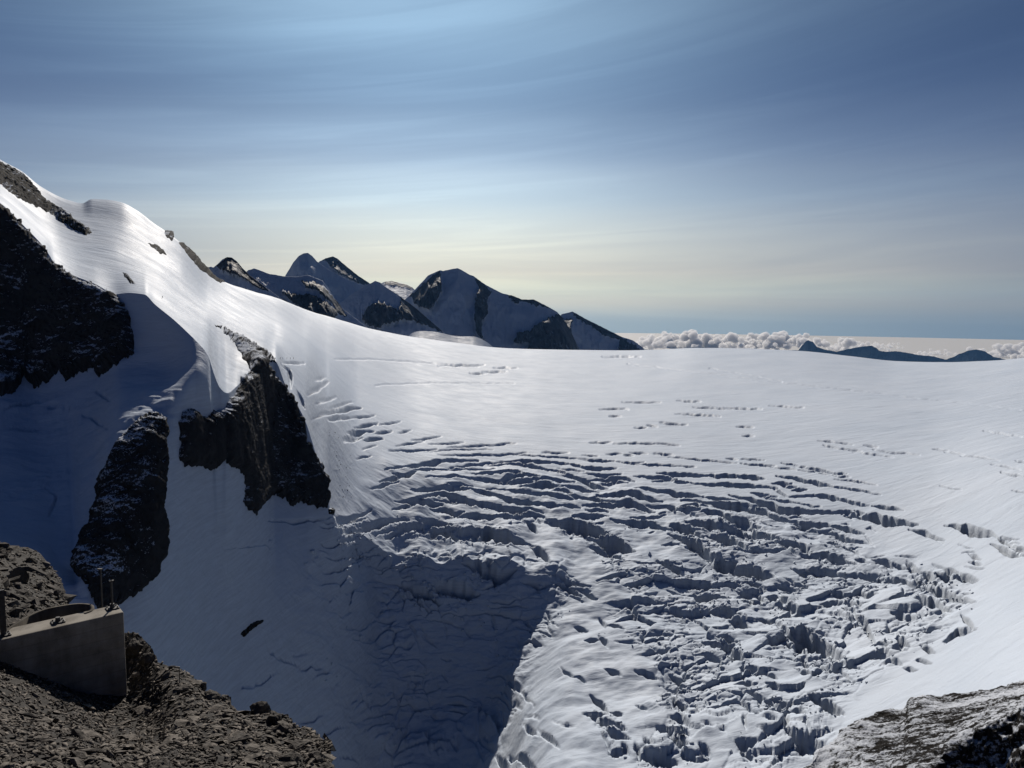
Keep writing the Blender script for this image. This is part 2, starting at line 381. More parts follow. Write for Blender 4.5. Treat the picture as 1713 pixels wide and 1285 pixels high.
# ------------------------------------------------------------------ crevasses, traced line by line
# (origin x, origin y, scale, 'width: x y x y ...; ...') in enlarged coordinates
CREV = [
(540, 680, 5.71, '45:20 65 100 45 200 30 330 15;40:80 115 160 100;25:185 115 250 108;20:290 105 420 100 470 90;35:330 200 490 165;40:270 250 410 235;50:235 300 355 260;30:230 325 350 305;20:430 235 465 238;25:520 255 630 240;40:425 320 540 310;14:400 400 490 375;20:350 495 430 475;12:530 170 590 170 720 150;12:750 245 820 232;12:880 320 1100 290;16:725 375 860 350 935 335;22:660 425 740 420 860 425 880 420 1060 405;14:1010 430 1200 410 1320 405 1600 410;10:1040 355 1320 345;15:1220 388 1400 378 1713 365;15:1130 465 1300 460 1713 460;38:620 605 720 595 810 575 900 565 1100 525 1300 515 1450 508;30:850 605 950 610 1180 595;20:1190 597 1620 585;20:1240 575 1400 550 1600 525 1700 522;30:1450 640 1600 635 1713 625;45:700 660 740 670 800 680 870 645;40:580 725 680 705 760 690;30:490 800 600 760 690 745;20:1010 690 1120 690 1300 678 1480 678;35:1480 690 1600 705 1713 715;45:880 800 990 800 1080 790;45:1100 785 1250 785 1400 780;42:1410 780 1500 805 1600 835 1713 880;25:1210 750 1400 750;50:920 880 1040 850 1110 825 1200 850 1290 880 1420 920 1540 955 1713 975;60:725 925 870 920 980 920 1100 930;30:690 1000 850 965;50:1070 975 1150 985 1250 1010 1310 1000;30:1100 895 1300 920;45:1290 1035 1450 1040 1600 1070 1713 1060;40:50 1100 200 1090 320 1055 430 1025;60:240 1220 400 1170 600 1130 780 1105;60:640 1240 800 1190 900 1130 1050 1120;50:930 1080 1100 1110 1200 1120;60:1050 1230 1300 1190 1500 1200 1713 1220'),
(820, 680, 5.71, '15:0 372 220 355;15:0 460 150 452 320 442;15:250 462 450 470 680 490 890 500;25:910 510 1000 518 1160 520;10:530 440 720 448;35:140 515 350 525 500 535 770 550;25:770 550 850 570;35:850 575 1000 597 1170 592;15:1220 530 1350 542 1450 535;20:1400 555 1550 560 1713 560;12:1200 358 1400 352 1560 360 1713 365;10:980 343 1130 345;10:1140 455 1230 455;10:1590 455 1713 462;10:910 468 1010 472;30:20 545 200 548 350 565 450 590 560 605 690 625;45:690 640 800 670 900 700 1000 750 1090 770;15:670 600 880 622;20:930 640 1080 655 1230 645;40:0 635 130 625 270 632;50:110 690 250 670 320 668 440 680;35:430 705 600 705 780 715;40:0 705 150 720 280 730 400 720;60:330 770 450 755 560 765 650 770;40:680 755 800 775 900 790 1000 805;40:630 815 690 810 750 825;35:0 785 150 795 250 820 400 840 550 850 700 880 800 895;45:0 830 100 865 200 895 280 910 400 920 500 930;60:0 980 100 975 220 985 360 985;40:960 690 1150 690 1300 680 1350 700;30:1100 730 1290 720;30:1410 665 1500 670 1713 672;25:1580 710 1713 705;50:740 850 830 870 940 880 1050 905 1200 910;60:1050 850 1200 850 1300 840 1400 850 1500 880 1600 895;30:1410 780 1520 790 1600 810 1713 820;60:920 960 1050 960 1200 945 1290 930 1400 945 1530 985;40:540 930 650 945;40:690 940 820 970;30:340 970 480 990;45:240 1030 350 1035 480 1030;50:80 1050 200 1050 270 1060;30:940 1000 1100 1010;35:820 1050 1100 1060;50:1190 1095 1350 1110 1500 1110 1600 1140 1713 1180;40:1540 945 1713 960;30:1370 1060 1650 1040;110:590 1090 750 1110 900 1150 1070 1200;10:1080 25 1200 20 1290 25;10:1170 92 1220 92;10:1410 207 1470 207;14:1530 187 1570 190;10:1360 447 1470 450;12:1300 467 1340 472'),
(1100, 680, 5.71, '12:370 12 550 15;10:580 22 640 25;12:660 18 970 28;12:200 75 320 80 450 88 570 92;18:50 158 120 168 250 175;14:790 195 890 198;10:840 282 890 284;12:0 355 180 372;12:0 458 130 468;14:130 488 400 510 740 540;10:680 497 740 502;10:830 502 1000 510;20:830 550 1000 562 1100 570;12:1110 588 1300 600;20:1210 545 1320 560;14:1340 572 1390 575;22:1400 585 1550 605 1713 635;12:1370 605 1713 655;14:0 560 100 558 230 566;14:230 572 340 580;10:1560 328 1713 340;10:1610 375 1713 390;40:30 632 200 650 370 660 500 650;30:500 655 600 680;45:580 660 680 675 750 670;50:770 670 880 680 990 690;30:0 675 160 690;30:100 700 180 718 300 728;40:350 735 450 745 650 755 860 758 1000 765 1120 780;30:1120 790 1220 850;40:1170 665 1300 690 1400 710 1550 745 1713 770;35:1130 735 1250 735;25:1230 760 1300 768;35:1320 800 1400 800;25:1250 865 1400 862 1530 855;45:1530 850 1640 865;40:1640 880 1713 885;50:0 805 130 820 200 845 350 860 460 868;40:470 865 560 890 730 905;25:930 835 1040 838;22:1000 860 1115 862;25:1070 885 1150 900 1350 930;20:1360 930 1530 960;70:280 900 400 925 560 950 700 975 860 980 1000 1010 1100 1050 1250 1080 1340 1100;60:720 860 800 880 930 905 1050 940 1150 980 1300 1000 1450 1010 1600 1015 1713 1005;45:0 950 150 980 220 1000 370 1005;40:240 955 350 962 450 975;45:460 1030 560 1045;45:590 1035 700 1080;60:690 1080 860 1115;50:770 1140 950 1160;25:240 1015 350 1045;12:990 1105 1070 1140 1190 1150;60:300 1110 450 1140 550 1160 620 1160;70:620 1150 800 1190 950 1230 1130 1280;60:170 1150 300 1200 380 1240;50:630 1200 750 1230 840 1270;60:1330 1120 1500 1130;40:1490 1115 1620 1130 1713 1140;20:1310 1155 1370 1165;20:1380 1165 1520 1190;12:1310 1200 1500 1255;30:1550 1195 1640 1220 1713 1245'),
(1400, 700, 5.47, '10:0 218 120 232;12:0 268 200 295;14:180 305 300 325 490 350;12:275 250 350 258;14:360 288 450 305 600 320 730 332;12:905 283 990 292;12:1010 308 1140 325;14:1165 342 1300 355 1460 382;14:1440 420 1550 435 1650 458;20:1530 495 1580 508 1713 525;10:1370 118 1660 162;18:1630 658 1700 672;12:970 620 1110 655;16:0 498 70 503;16:0 525 100 532;16:0 562 150 572 220 585 340 605;22:0 632 150 655 300 678 380 692;30:0 730 100 765 190 775;25:170 790 280 798;30:0 855 50 855;25:60 855 110 855;50:80 880 200 890 300 910;90:200 890 350 920 450 940 580 950 690 960;45:700 1020 800 1045 950 1110;100:1090 980 1180 1010 1280 1040 1400 1060;20:1020 970 1080 985;50:1490 1095 1540 1130 1600 1150;60:1450 1160 1530 1200 1600 1240 1713 1245;40:1620 1180 1713 1200;30:0 990 100 1015 220 1045;30:0 1080 100 1105 260 1145;15:20 1110 140 1150;30:60 1180 150 1210 200 1260;20:150 1185 200 1190;12:300 1275 420 1270;14:1660 388 1713 400'),
(1060, 860, 5.71, '90:390 220 500 270 600 320 700 400 760 470;110:780 480 850 500 930 480;100:950 530 1100 560 1280 590;80:400 130 500 160 580 190;70:540 95 700 120 840 140;80:840 140 1000 170 1200 230 1350 280;60:1360 290 1500 300 1640 340;80:750 230 900 280 1040 330;40:1000 370 1200 370 1470 350;50:900 60 1090 100;40:1000 110 1170 130;35:1540 520 1650 560;35:1650 530 1713 540;50:240 460 380 530 480 600;60:400 660 520 670 680 680 780 700;50:810 690 1000 680;70:520 780 700 800 880 810;40:1080 660 1220 690;50:1130 740 1240 800;50:1030 740 1130 760;45:1070 840 1150 845;45:1170 840 1240 860;60:1320 790 1430 840;60:1400 870 1480 890 1610 940;70:730 930 880 930 1040 970;60:960 1010 1080 1060;50:1230 990 1380 1040;60:1410 1080 1510 1160;150:1560 1130 1713 1220;40:530 960 650 990;50:0 860 150 870 330 880;40:350 910 460 960;50:840 1180 960 1200;60:700 1240 850 1260 960 1240;40:1390 680 1560 710;40:1430 740 1600 740;40:1560 660 1650 680;50:1290 1210 1350 1230;40:1460 1210 1500 1230;30:0 120 150 100 280 150'),
(1340, 860, 5.71, '60:0 90 100 100;50:120 90 260 110;50:250 100 400 140 560 175;35:180 170 300 200 420 235 600 280;20:360 250 480 290;25:0 140 150 160;60:0 320 50 350;60:50 390 220 410 300 430 500 480;60:0 540 60 570;60:50 530 200 545 320 570 430 600;40:480 590 540 600;40:560 450 620 470;30:500 360 530 385;60:720 460 800 480 860 490;40:920 485 1000 500;55:1030 480 1080 530 1140 560;70:1190 570 1240 600;80:1340 580 1420 610;50:1390 530 1480 560;80:1500 610 1640 620;60:580 585 700 600 780 640;70:810 640 950 640 1090 670;90:1110 660 1250 720 1400 770 1520 800 1620 830;80:1000 830 1150 840 1300 860 1400 900;50:320 760 400 790;50:220 850 360 840;50:390 860 520 890;40:400 920 500 960 520 1020;40:110 980 260 1000;40:290 1000 400 1010;40:420 1010 500 1020;50:570 790 690 800;40:450 790 510 800;50:900 940 980 960;40:990 960 1080 960;60:540 1000 620 1060 680 1160;60:1060 1160 1200 1140 1330 1100;60:1400 1200 1500 1140 1640 1100;50:1560 1000 1620 1060;40:880 1190 1060 1180;140:0 1180 120 1220 300 1280;60:720 1230 820 1250;60:940 1250 1000 1270;40:1640 400 1690 420;40:1640 460 1690 470'),
(800, 1060, 5.71, '60:1110 580 1180 640 1220 700;60:1040 770 1200 770;50:1290 740 1350 750;70:1110 810 1200 860 1280 880 1380 910;60:1200 930 1300 980 1410 1000;30:1180 970 1230 1060 1280 1140;40:460 900 500 940 550 970;45:590 950 660 1010 750 1080;25:470 800 550 820;25:820 890 910 885;15:740 850 790 870;30:820 340 900 390;30:950 410 1000 440;40:1240 350 1330 390;60:200 1190 260 1260;80:340 1190 450 1210 520 1270;20:350 480 430 570 520 690;15:260 190 290 240 380 260 520 230;25:100 400 200 410 330 470;25:250 640 330 690;20:0 340 150 300;25:40 970 100 1010;20:1330 100 1550 125;30:1540 690 1590 720;40:1530 370 1680 390;50:1390 1080 1420 1130;50:1290 1140 1360 1140;50:1510 1080 1540 1170;50:1580 1170 1690 1210;50:1600 1010 1640 1060'),
(1060, 1060, 5.71, '60:320 560 390 620;60:390 670 500 750;60:370 820 440 830 510 880;80:260 920 330 950;70:360 930 500 960;80:360 1000 480 1060;70:240 1180 330 1220;40:610 215 750 240 880 290;50:380 390 450 430 550 410;40:390 510 490 520;80:700 110 850 130 970 110;80:870 170 1000 220 1060 260;28:1050 290 1040 400 1060 440;50:1060 340 1180 360;40:1200 390 1240 380;50:1000 490 1140 490;50:1060 580 1200 620 1200 680;50:1280 400 1330 410;50:1310 500 1400 520;50:1360 640 1460 670;50:1270 650 1340 690;60:1420 730 1560 720 1640 770;50:1450 760 1460 880;40:1050 820 1070 920;40:1110 800 1200 800;40:1270 850 1350 870;40:1210 940 1330 970;80:1010 1060 1080 1080 1130 1060;60:1060 1150 1110 1170;60:530 1160 600 1190;60:600 1190 690 1180;50:650 1090 700 1130;60:300 1180 400 1200;100:1490 950 1600 1020 1713 1080;60:1340 1220 1450 1180;60:1560 100 1640 150;40:1450 220 1600 240 1713 280;45:1570 330 1690 400;40:460 1120 500 1170;30:680 900 740 920;30:820 930 860 950;20:600 700 610 730;16:670 670 690 690;20:760 650 800 660'),
(1340, 1060, 4.593, '80:0 30 100 60 200 120 360 190;40:0 200 100 220 200 270 330 310 400 370;30:230 215 330 235 480 265;80:100 510 200 560 300 600;50:570 75 660 90;45:560 175 650 180;40:730 130 790 140;40:690 220 750 235;40:950 120 1000 140;40:920 210 970 220;30:820 270 870 280;20:1130 60 1180 20;60:20 800 120 830 180 860'),
(500, 860, 5.71, '40:240 110 400 100 600 60;60:450 170 600 140 850 100;70:950 180 1080 130 1250 120;60:250 270 350 250 450 250;50:520 330 640 330 720 310;50:250 410 400 380 700 360;60:230 490 400 480 560 450;90:1100 150 1350 170 1713 250;40:700 500 820 500;120:1000 700 1150 750 1300 850;150:1350 700 1500 730 1650 760;20:1050 1030 1100 1120 1170 1270;18:1170 1090 1220 1180 1300 1270;15:1250 1020 1380 1040 1560 1060;15:1380 1060 1410 1180;15:1590 1080 1640 1150;30:540 1190 680 1210 760 1130 930 1040'),
(780, 860, 5.71, '110:0 180 200 200 350 230 500 260;60:590 90 650 150;110:850 80 1000 130 1150 160 1290 170;120:1200 240 1350 260 1550 320;60:640 330 740 380 780 430;130:30 480 150 540 300 600 420 560;40:560 650 700 680 800 660;40:900 590 1000 650 1150 690;50:860 640 950 680 1070 770;40:1100 740 1220 790;20:250 850 400 840 500 800;20:250 890 450 860 560 850;30:60 950 200 930 300 940 560 970;25:240 960 260 1040;25:560 980 620 1050;20:770 920 800 990;16:790 1030 850 1075;16:620 1090 700 1140 800 1170;50:1300 640 1500 600;50:1500 870 1713 890;40:1530 700 1713 660;40:1290 1000 1320 1070;40:1370 1070 1470 1110;40:1070 1080 1130 1095;40:1170 1220 1240 1220;40:1290 1200 1330 1260'),
(460, 540, 4.2825, '14:60 285 190 285;30:60 310 100 340 110 400 110 440;20:250 505 300 470 360 435;14:300 570 420 535;14:400 610 530 575;22:280 680 340 650 450 630 590 615;8:1190 305 1480 305;8:1510 352 1640 352;8:1420 362 1490 362;8:1590 322 1713 325;8:300 405 340 395;30:170 520 200 580'),
(1000, 520, 2.4025, '5:110 367 240 367;5:330 362 400 365;5:400 390 480 393;5:520 393 645 397;5:700 383 815 390;5:330 415 480 423;6:265 455 345 458;5:570 467 610 468;4:20 395 100 393;3:30 185 160 184'),
(0, 600, 2.855, '14:1300 775 1400 780 1500 770 1560 760;10:940 905 1080 905 1200 895 1280 870;9:230 625 270 660 240 740;10:180 210 240 225 330 235;9:20 240 100 225 200 205;9:400 270 460 300 505 330;9:470 160 520 200;9:60 330 170 345;10:1260 870 1280 890;9:960 830 1100 815'),
(0, 860, 2.953, '14:1190 860 1290 830 1380 770;14:1310 600 1330 680 1400 720 1500 745 1560 735;10:880 750 950 690;10:1020 680 1100 650;9:1000 180 1120 170 1290 150'),
(500, 1060, 5.71, '40:0 840 90 825 180 800;35:60 970 200 985 320 940 450 935;30:220 400 250 410 270 350;30:600 560 640 640 680 740;30:640 400 680 480;30:1460 670 1580 680;25:1460 745 1600 755;16:1390 250 1440 255;16:1380 370 1415 440;16:1440 600 1600 600 1650 620;20:1280 770 1310 800;16:1350 815 1380 820;16:1480 830 1510 830;22:1460 1050 1495 1100;16:1310 1120 1325 1160;14:940 620 985 600;20:950 900 985 940;14:880 1000 910 1000;25:380 1215 460 1220 550 1255;20:240 1185 370 1185;14:1090 0 1160 120 1170 180;14:1210 60 1300 120;14:820 150 900 165 990 200;12:720 200 820 205'),
]
MU0, MV0, MW, MH = -60, 540, 1840, 800
cu, cv = np.meshgrid(np.arange(MW) + MU0, np.arange(MH) + MV0)
wu = cu + 1.3 * fbm2(cu / 13.0, cv / 11.0, 2); wv = cv + 1.6 * fbm2(cu / 13.0 + 40, cv / 9.0 + 3, 2)
kk = sstep(cv, 700, 860)
wu = wu + 3.0 * kk * fbm2(cu / 34.0 + 9, cv / 26.0, 2); wv = wv + 3.0 * kk * fbm2(cu / 30.0 + 70, cv / 26.0, 2)
CRM = np.zeros((MH, MW)); CRD = np.zeros((MH, MW))
def carve(pts, w, deep=None, soft=0.9, ext=True):
    pts = np.array(pts, float)
    if ext: pts[0] += (pts[0] - pts[1]) / np.hypot(*(pts[0] - pts[1])) * (4 + 0.35 * w); pts[-1] += (pts[-1] - pts[-2]) / np.hypot(*(pts[-1] - pts[-2])) * (4 + 0.35 * w)
    x0, y0 = pts.min(0) - w - 8; x1, y1 = pts.max(0) + w + 8
    a, b = max(int(x0) - MU0, 0), min(int(x1) - MU0 + 1, MW); c, d = max(int(y0) - MV0, 0), min(int(y1) - MV0 + 1, MH)
    if a >= b or c >= d: return
    X = wu[c:d, a:b]; Y = wv[c:d, a:b]
    seg = np.hypot(*(pts[1:] - pts[:-1]).T); L = seg.sum(); best = np.full(X.shape, 1e9); bs = np.zeros(X.shape); acc = 0
    for (p, q, l) in zip(pts[:-1], pts[1:], seg):
        t = np.clip(((X - p[0]) * (q[0] - p[0]) + (Y - p[1]) * (q[1] - p[1])) / (l * l + 1e-9), 0, 1)
        dd = np.hypot(X - p[0] - t * (q[0] - p[0]), Y - p[1] - t * (q[1] - p[1]))
        m = dd < best; best = np.where(m, dd, best); bs = np.where(m, (acc + t * l) / L, bs); acc += l
    tp = np.clip(1.25 * np.minimum(bs, 1 - bs) * 2, 0, 1) ** 0.8
    hw = (0.47 if w > 3.5 else 0.52) * w * (0.08 + 0.92 * tp) * (1 + 0.45 * min(1.0, w / 8.0) * perlin2(bs * L / 11.0 + p[0], bs * 0 + p[1]))
    hw = np.maximum(hw, np.minimum(1.0, 0.5 * w))
    soft = max(soft, min(0.08 * w, 1.3))
    ins = sstep(hw - best, -soft * 0.5, soft * 0.5)
    CRM[c:d, a:b] = np.maximum(CRM[c:d, a:b], ins)
    CRD[c:d, a:b] = np.maximum(CRD[c:d, a:b], ins * (deep if deep else (1.12 * w + 1.5) * (0.35 + 0.65 * tp)))
crnd = random.Random(11)
for ox, oy, sc, txt in CREV:
    for part in txt.split(';'):
        w, xy = part.split(':'); q = np.array([float(k) for k in xy.split()]).reshape(-1, 2)
        q = q / sc + (ox, oy); wp = float(w) / sc; yy = q[:, 1].mean()
        carve(q, max(wp, 2.2 if yy > 760 else 2.5), soft=0.9 if yy > 760 else 1.5)
        if wp > 4.5 and yy > 860:                     # smaller cracks running beside the traced ones
            for _ in range(1):
                k = crnd.randrange(len(q) - 1); e = q[k + 1] - q[k]; e = e / np.hypot(*e); a_ = crnd.gauss(0, 0.10)
                e = np.array([e[0] * math.cos(a_) - e[1] * math.sin(a_), e[0] * math.sin(a_) + e[1] * math.cos(a_)])
                c0 = q[k] + (q[k + 1] - q[k]) * crnd.random() + np.array([crnd.gauss(0, 14), crnd.gauss(0, 11)])
                l = crnd.uniform(4, 13) * (1 + wp / 14); w2 = wp * crnd.uniform(0.22, 0.5)
                if 840 < c0[1] < 1010: carve([c0 - e * l, c0 + np.array([crnd.gauss(0, 1.5), crnd.gauss(0, 1.5)]), c0 + e * l], max(w2, 2.0), ext=False)
# ski and rope tracks
for pts in ([(1050,609),(1125,618),(1208,628),(1291,639),(1374,648),(1458,657),(1541,668),(1624,676),(1713,687),(1780,697)],
            [(1187,616),(1258,629),(1308,639)], [(628,645),(670,643),(717,641),(787,641),(860,642)], [(560,601),(640,602),(730,609),(800,614)]):
    carve(pts, 2.4, 1.2, 1.4, ext=False)
def blur(a, r):
    for ax in (0, 1):
        for _ in range(2):
            n = a.shape[ax]; pad = [(0, 0), (0, 0)]; pad[ax] = (r + 1, r)
            c = np.cumsum(np.pad(a, pad, mode='edge'), axis=ax)
            a = (np.take(c, np.arange(2 * r + 1, 2 * r + 1 + n), ax) - np.take(c, np.arange(0, n), ax)) / (2 * r + 1)
    return a
wide = np.where(CRD > 5, CRM, 0)
DENS = blur(wide, 14)
# the uphill lip of an open crevasse stands a little proud
LIP = blur(np.roll(CRD * (CRD > 7), -6, 0), 5) * (1 - CRM)
ZONE = sstep(poly_sd([(520,870),(640,760),(800,745),(1000,770),(1150,800),(1350,850),(1480,900),(1640,950),(1660,1010),(1600,1075),(1500,1130),(1430,1200),(1380,1300),(820,1340),(500,1340),(500,1000)], cu.astype(float), cv.astype(float)), -5, 45)
def samp(A, u, v):
    x = np.clip(u - MU0, 0, MW - 1.001); y = np.clip(v - MV0, 0, MH - 1.001)
    i = x.astype(int); j = y.astype(int); fx = x - i; fy = y - j
    r = (A[j, i] * (1 - fx) + A[j, i + 1] * fx) * (1 - fy) + (A[j + 1, i] * (1 - fx) + A[j + 1, i + 1] * fx) * fy
    return np.where((u < MU0) | (u > MU0 + MW - 1) | (v < MV0) | (v > MV0 + MH - 1), 0, r)

def hcol(us):
    """azimuths of image columns at eye level"""
    return azel(np.asarray(us, float), np.full(len(us), 700.0))[0]
ucols = np.concatenate([np.arange(-260, -40, 8.0), np.arange(-40, 330, 2.0), np.arange(330, 1760, 1.28), np.arange(1760, 1900, 6.0)])
AZ = hcol(ucols)
def rowset(counts):
    r = []
    for k, n in enumerate(counts): r += list(k + np.arange(n) / n)
    return np.array(r + [len(counts)])
ROWS = rowset([90, 105, 80, 80, 160, 165, 100, 8, 5])
G = GLAC.grid(AZ, ROWS)
U, V = proj(G)
NR, NC = U.shape
dist = np.hypot(G[..., 0], G[..., 1])
mpp = dist / F                                    # metres in one pixel at that distance
crd = samp(CRD, U, V); den = samp(DENS, U, V); zone = samp(ZONE, U, V); lip = samp(LIP, U, V)
front = sstep(np.repeat(ROWS[:, None], NC, 1), 8.0, 7.0)
x, y = G[..., 0], G[..., 1]
far = sstep(dist, 2600, 900)
h = 1.1 * fbm2(x / 140, y / 110, 3) * sstep(dist, 300, 700)
h += 0.30 * far * fbm2(x / 34 + 5, y / 16, 3)
h += zone * (5.5 * fbm2(x / 75, y / 60, 3) + 2.2 * fbm2(x / 24 + 9, y / 20, 3))
rub = np.clip(den * 2.4 - 0.32, 0, 1) * (0.22 + 0.78 * sstep(V, 845, 905)) * (0.25 + 0.75 * zone)
def worley(x, y):
    xi = np.floor(x).astype(int); yi = np.floor(y).astype(int); b1 = np.full(x.shape, 9.0); b2 = np.full(x.shape, 9.0); hid = np.zeros(x.shape); tx = np.zeros(x.shape)
    for i in (-1, 0, 1):
        for j in (-1, 0, 1):
            k = PERM[PERM[(xi + i) & 255] + ((yi + j) & 255)]; k2 = PERM[k + 57]; k3 = PERM[k + 131]
            ax = xi + i + k / 255.0 - x; ay = yi + j + k2 / 255.0 - y; d2 = np.hypot(ax, ay)
            m_ = d2 < b1; b2 = np.where(m_, b1, np.minimum(b2, d2)); b1 = np.where(m_, d2, b1)
            hid = np.where(m_, k3 / 255.0, hid); tx = np.where(m_, ax * (k / 127.0 - 1) + ay * (k2 / 127.0 - 1), tx)
    return hid, tx, b2 - b1
z2 = sstep(poly_sd([(985,930),(1200,925),(1430,955),(1640,1000),(1560,1090),(1440,1150),(1390,1300),(1050,1300),(1080,1120),(1010,1030)], np.clip(U, -100, 1800), np.clip(V, 0, 1500)), -10, 35)
rs = (rub > 0.01) | (z2 > 0.01); xr, yr = x[rs], y[rs]
wxr = xr + 3 * fbm2(xr / 12, yr / 12, 2); wyr = yr + 3 * fbm2(xr / 12 + 5, yr / 12, 2)
i1, t1, g1 = worley(wxr / 11, wyr / 7); i2, t2, g2 = worley(wxr / 4.6 + 31, wyr / 3.4)
hr = 2.0 * (i1 - 0.5) + 1.8 * t1 - 1.4 * sstep(g1, 0.16, 0.0) + 0.8 * (i2 - 0.5) + 0.7 * t2 - 0.45 * sstep(g2, 0.18, 0.0) + 1.3 * fbm2(xr / 13, yr / 11, 3)
i0, t0, g0 = worley((xr + 9 * fbm2(xr / 30, yr / 30, 2)) / 30 + 7, (yr + 6 * fbm2(xr / 25 + 3, yr / 25, 2)) / 19)
pz = sstep(fbm2(xr / 45 + 21, yr / 35, 2), -0.22, 0.25)
h[rs] += np.maximum(rub[rs], 0.62 * z2[rs] * pz) * hr * (1 - 0.85 * samp(CRM, U[rs], V[rs]))
h[rs] += z2[rs] * (4.0 * (i0 - 0.5) + 2.8 * t0 - 2.4 * sstep(g0, 0.10, 0.0) * pz)
h += 0.08 * lip * mpp
h -= crd * mpp * (1 + 0.15 * fbm2(x / 9, y / 9, 2))
# wrinkled shaded faces on the left
shade = sstep(poly_sd([(-60,660),(240,560),(340,690),(430,870),(560,890),(700,1000),(820,1340),(-60,1340)], np.clip(U, -100, 1800), np.clip(V, 0, 1500)), -10, 40)
h += shade * (2.0 * fbm2(x / 30, y / 22 + G[..., 2] / 40, 4) + 1.3 * sstep(fbm2(x / 70 + 5, G[..., 2] / 40, 2), 0.0, 0.4) * fbm2(x / 8, G[..., 2] / 5 + y / 9, 3))
bowl = sstep(poly_sd([(520,905),(600,890),(960,930),(960,1010),(900,1120),(840,1300),(620,1330),(560,1180),(470,1100),(500,960)], np.clip(U, -100, 1800), np.clip(V, 0, 1500)), -12, 30)
bs_ = bowl > 0.01; xb, yb, zb_ = x[bs_], y[bs_], G[..., 2][bs_]
ib, tb, gb = worley(xb / 17 + 3 + fbm2(xb / 20, zb_ / 20, 2), zb_ / 11 + yb / 40); ic, tc_, gc = worley(xb / 6, zb_ / 4.5 + yb / 20)
pat = sstep(fbm2(xb / 60 + 3, yb / 45 + zb_ / 60, 2), -0.15, 0.35)
h[bs_] += bowl[bs_] * 1.5 * (pat * (2.6 * (ib - 0.5) + 1.6 * tb - 2.2 * sstep(gb, 0.12, 0.0) + 0.9 * (ic - 0.5) + 0.6 * tc_) + 1.5 * fbm2(xb / 14, zb_ / 9 + yb / 14, 4))
for _ in range(1):
    hs = h.copy(); hs[:, 1:-1] = 0.25 * h[:, :-2] + 0.5 * h[:, 1:-1] + 0.25 * h[:, 2:]
    h = h + (hs - h) * sstep(V, 860, 960)
G[..., 2] += h * front
q = grid_quads(NR, NC)
me = np_mesh('glacier', G.reshape(-1, 3), q)
tag(link('glacier', me, M_SNOW), 'broad white glacier plateau breaking into a crevassed icefall', 'glacier', kind='structure')

# ------------------------------------------------------------------ rock standing out of the snow
def rock_patch(name, poly, u0, u1, r0, r1, label, amp=4.0, relief=4.5, du=1.1, nr=260, mat=None, freq=1.0, jag=1.0, gully=1.0):
    az = hcol(np.arange(u0, u1, du)); rows = np.linspace(r0, r1, nr)
    P = GLAC.grid(az, rows); u, v = proj(P); N = normals(P)
    un = u + jag * 5 * fbm2(u / 10, v / 14, 4); vn = v + jag * 8 * fbm2(u / 6 + 31, v / 17, 4)
    sdist = poly_sd(poly, un, vn)
    gul = fbm2(u / 9 + 0.35 * v / 9 + 4, v / 38, 3)
    sdist = sdist - gully * 26 * np.clip(gul - 0.22, 0, 1)
    p = P.copy(); p[..., 2] *= 0.55
    big = fbm3(p / (26.0 * freq), 5, 0.55, ridge=True); small = fbm3(P / (6.0 * freq) + 20, 4, 0.6, ridge=True)
    ins = sstep(sdist, -2, 9)
    hh = amp * ins + relief * big * sstep(sdist, 0, 12) + 0.42 * relief * small * sstep(sdist, -1, 3) - 4.0 * (1 - sstep(sdist, -5, 1))
    Q = P + N * hh[..., None]
    f = grid_quads(*u.shape, mask=(sdist > -4))
    vv, ff, _ = compact(Q.reshape(-1, 3), f)
    o = link(name, np_mesh(name, vv, ff), mat or M_ROCK, smooth=False)
    return tag(o, label, 'rock face')
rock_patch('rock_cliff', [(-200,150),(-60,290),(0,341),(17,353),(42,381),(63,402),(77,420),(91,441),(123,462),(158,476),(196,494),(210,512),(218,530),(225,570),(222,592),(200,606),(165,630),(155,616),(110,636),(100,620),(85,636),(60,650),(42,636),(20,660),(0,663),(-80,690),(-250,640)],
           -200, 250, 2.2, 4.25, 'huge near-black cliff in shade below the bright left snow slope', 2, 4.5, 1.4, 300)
rock_patch('rock_ridge', [(-150,170),(0,272),(35,290),(54,308),(73,332),(105,352),(133,373),(154,388),(144,393),(105,371),(80,355),(52,341),(21,325),(0,308),(-150,210)],
           -150, 170, 4.6, 7.25, 'dark rock rib slanting down the skyline at the top left', 3, 4, 1.3, 200, M_ROCKLIT, 1.0, 0.6, 0.0)
rock_patch('rock_buttress', [(355,544),(372,546),(404,563),(425,575),(453,592),(462,605),(447,607),(457,628),(478,645),(495,673),(511,705),(514,729),(530,764),(549,803),(552,831),(547,850),(532,850),(508,841),(490,847),(473,833),(459,828),(438,842),(429,861),(406,842),(410,817),(408,796),(399,787),(376,772),(354,789),(336,780),(305,780),(297,765),(301,730),(299,705),(305,688),(322,684),(333,696),(347,698),(357,688),(378,684),(382,670),(399,652),(403,631),(421,621),(404,591),(390,572),(373,554)],
           285, 575, 0.9, 4.95, 'dark rock buttress dividing the shaded couloir from the sunlit icefall', 2, 3.6, 0.9, 560)
rock_patch('rock_pillar', [(247,693),(266,691),(280,702),(282,730),(277,747),(279,775),(273,845),(280,877),(275,926),(263,961),(245,982),(224,996),(200,1012),(170,1025),(151,1000),(147,978),(133,964),(124,954),(128,933),(140,894),(154,873),(161,838),(168,803),(182,775),(196,740),(214,723),(228,705)],
           105, 300, 0.75, 2.5, 'tall black rock pillar standing above the concrete wall', 1.5, 3.2, 0.9, 330)
rock_patch('rocky_outcrop', [(276,384),(283,380),(289,384),(292,400),(286,403),(277,394)], 268, 300, 6.3, 7.3, 'small dark rock knob sticking up on the snowy skyline', 4, 3, 0.8, 60, M_ROCKLIT, 0.6, 0.35, 0.0)
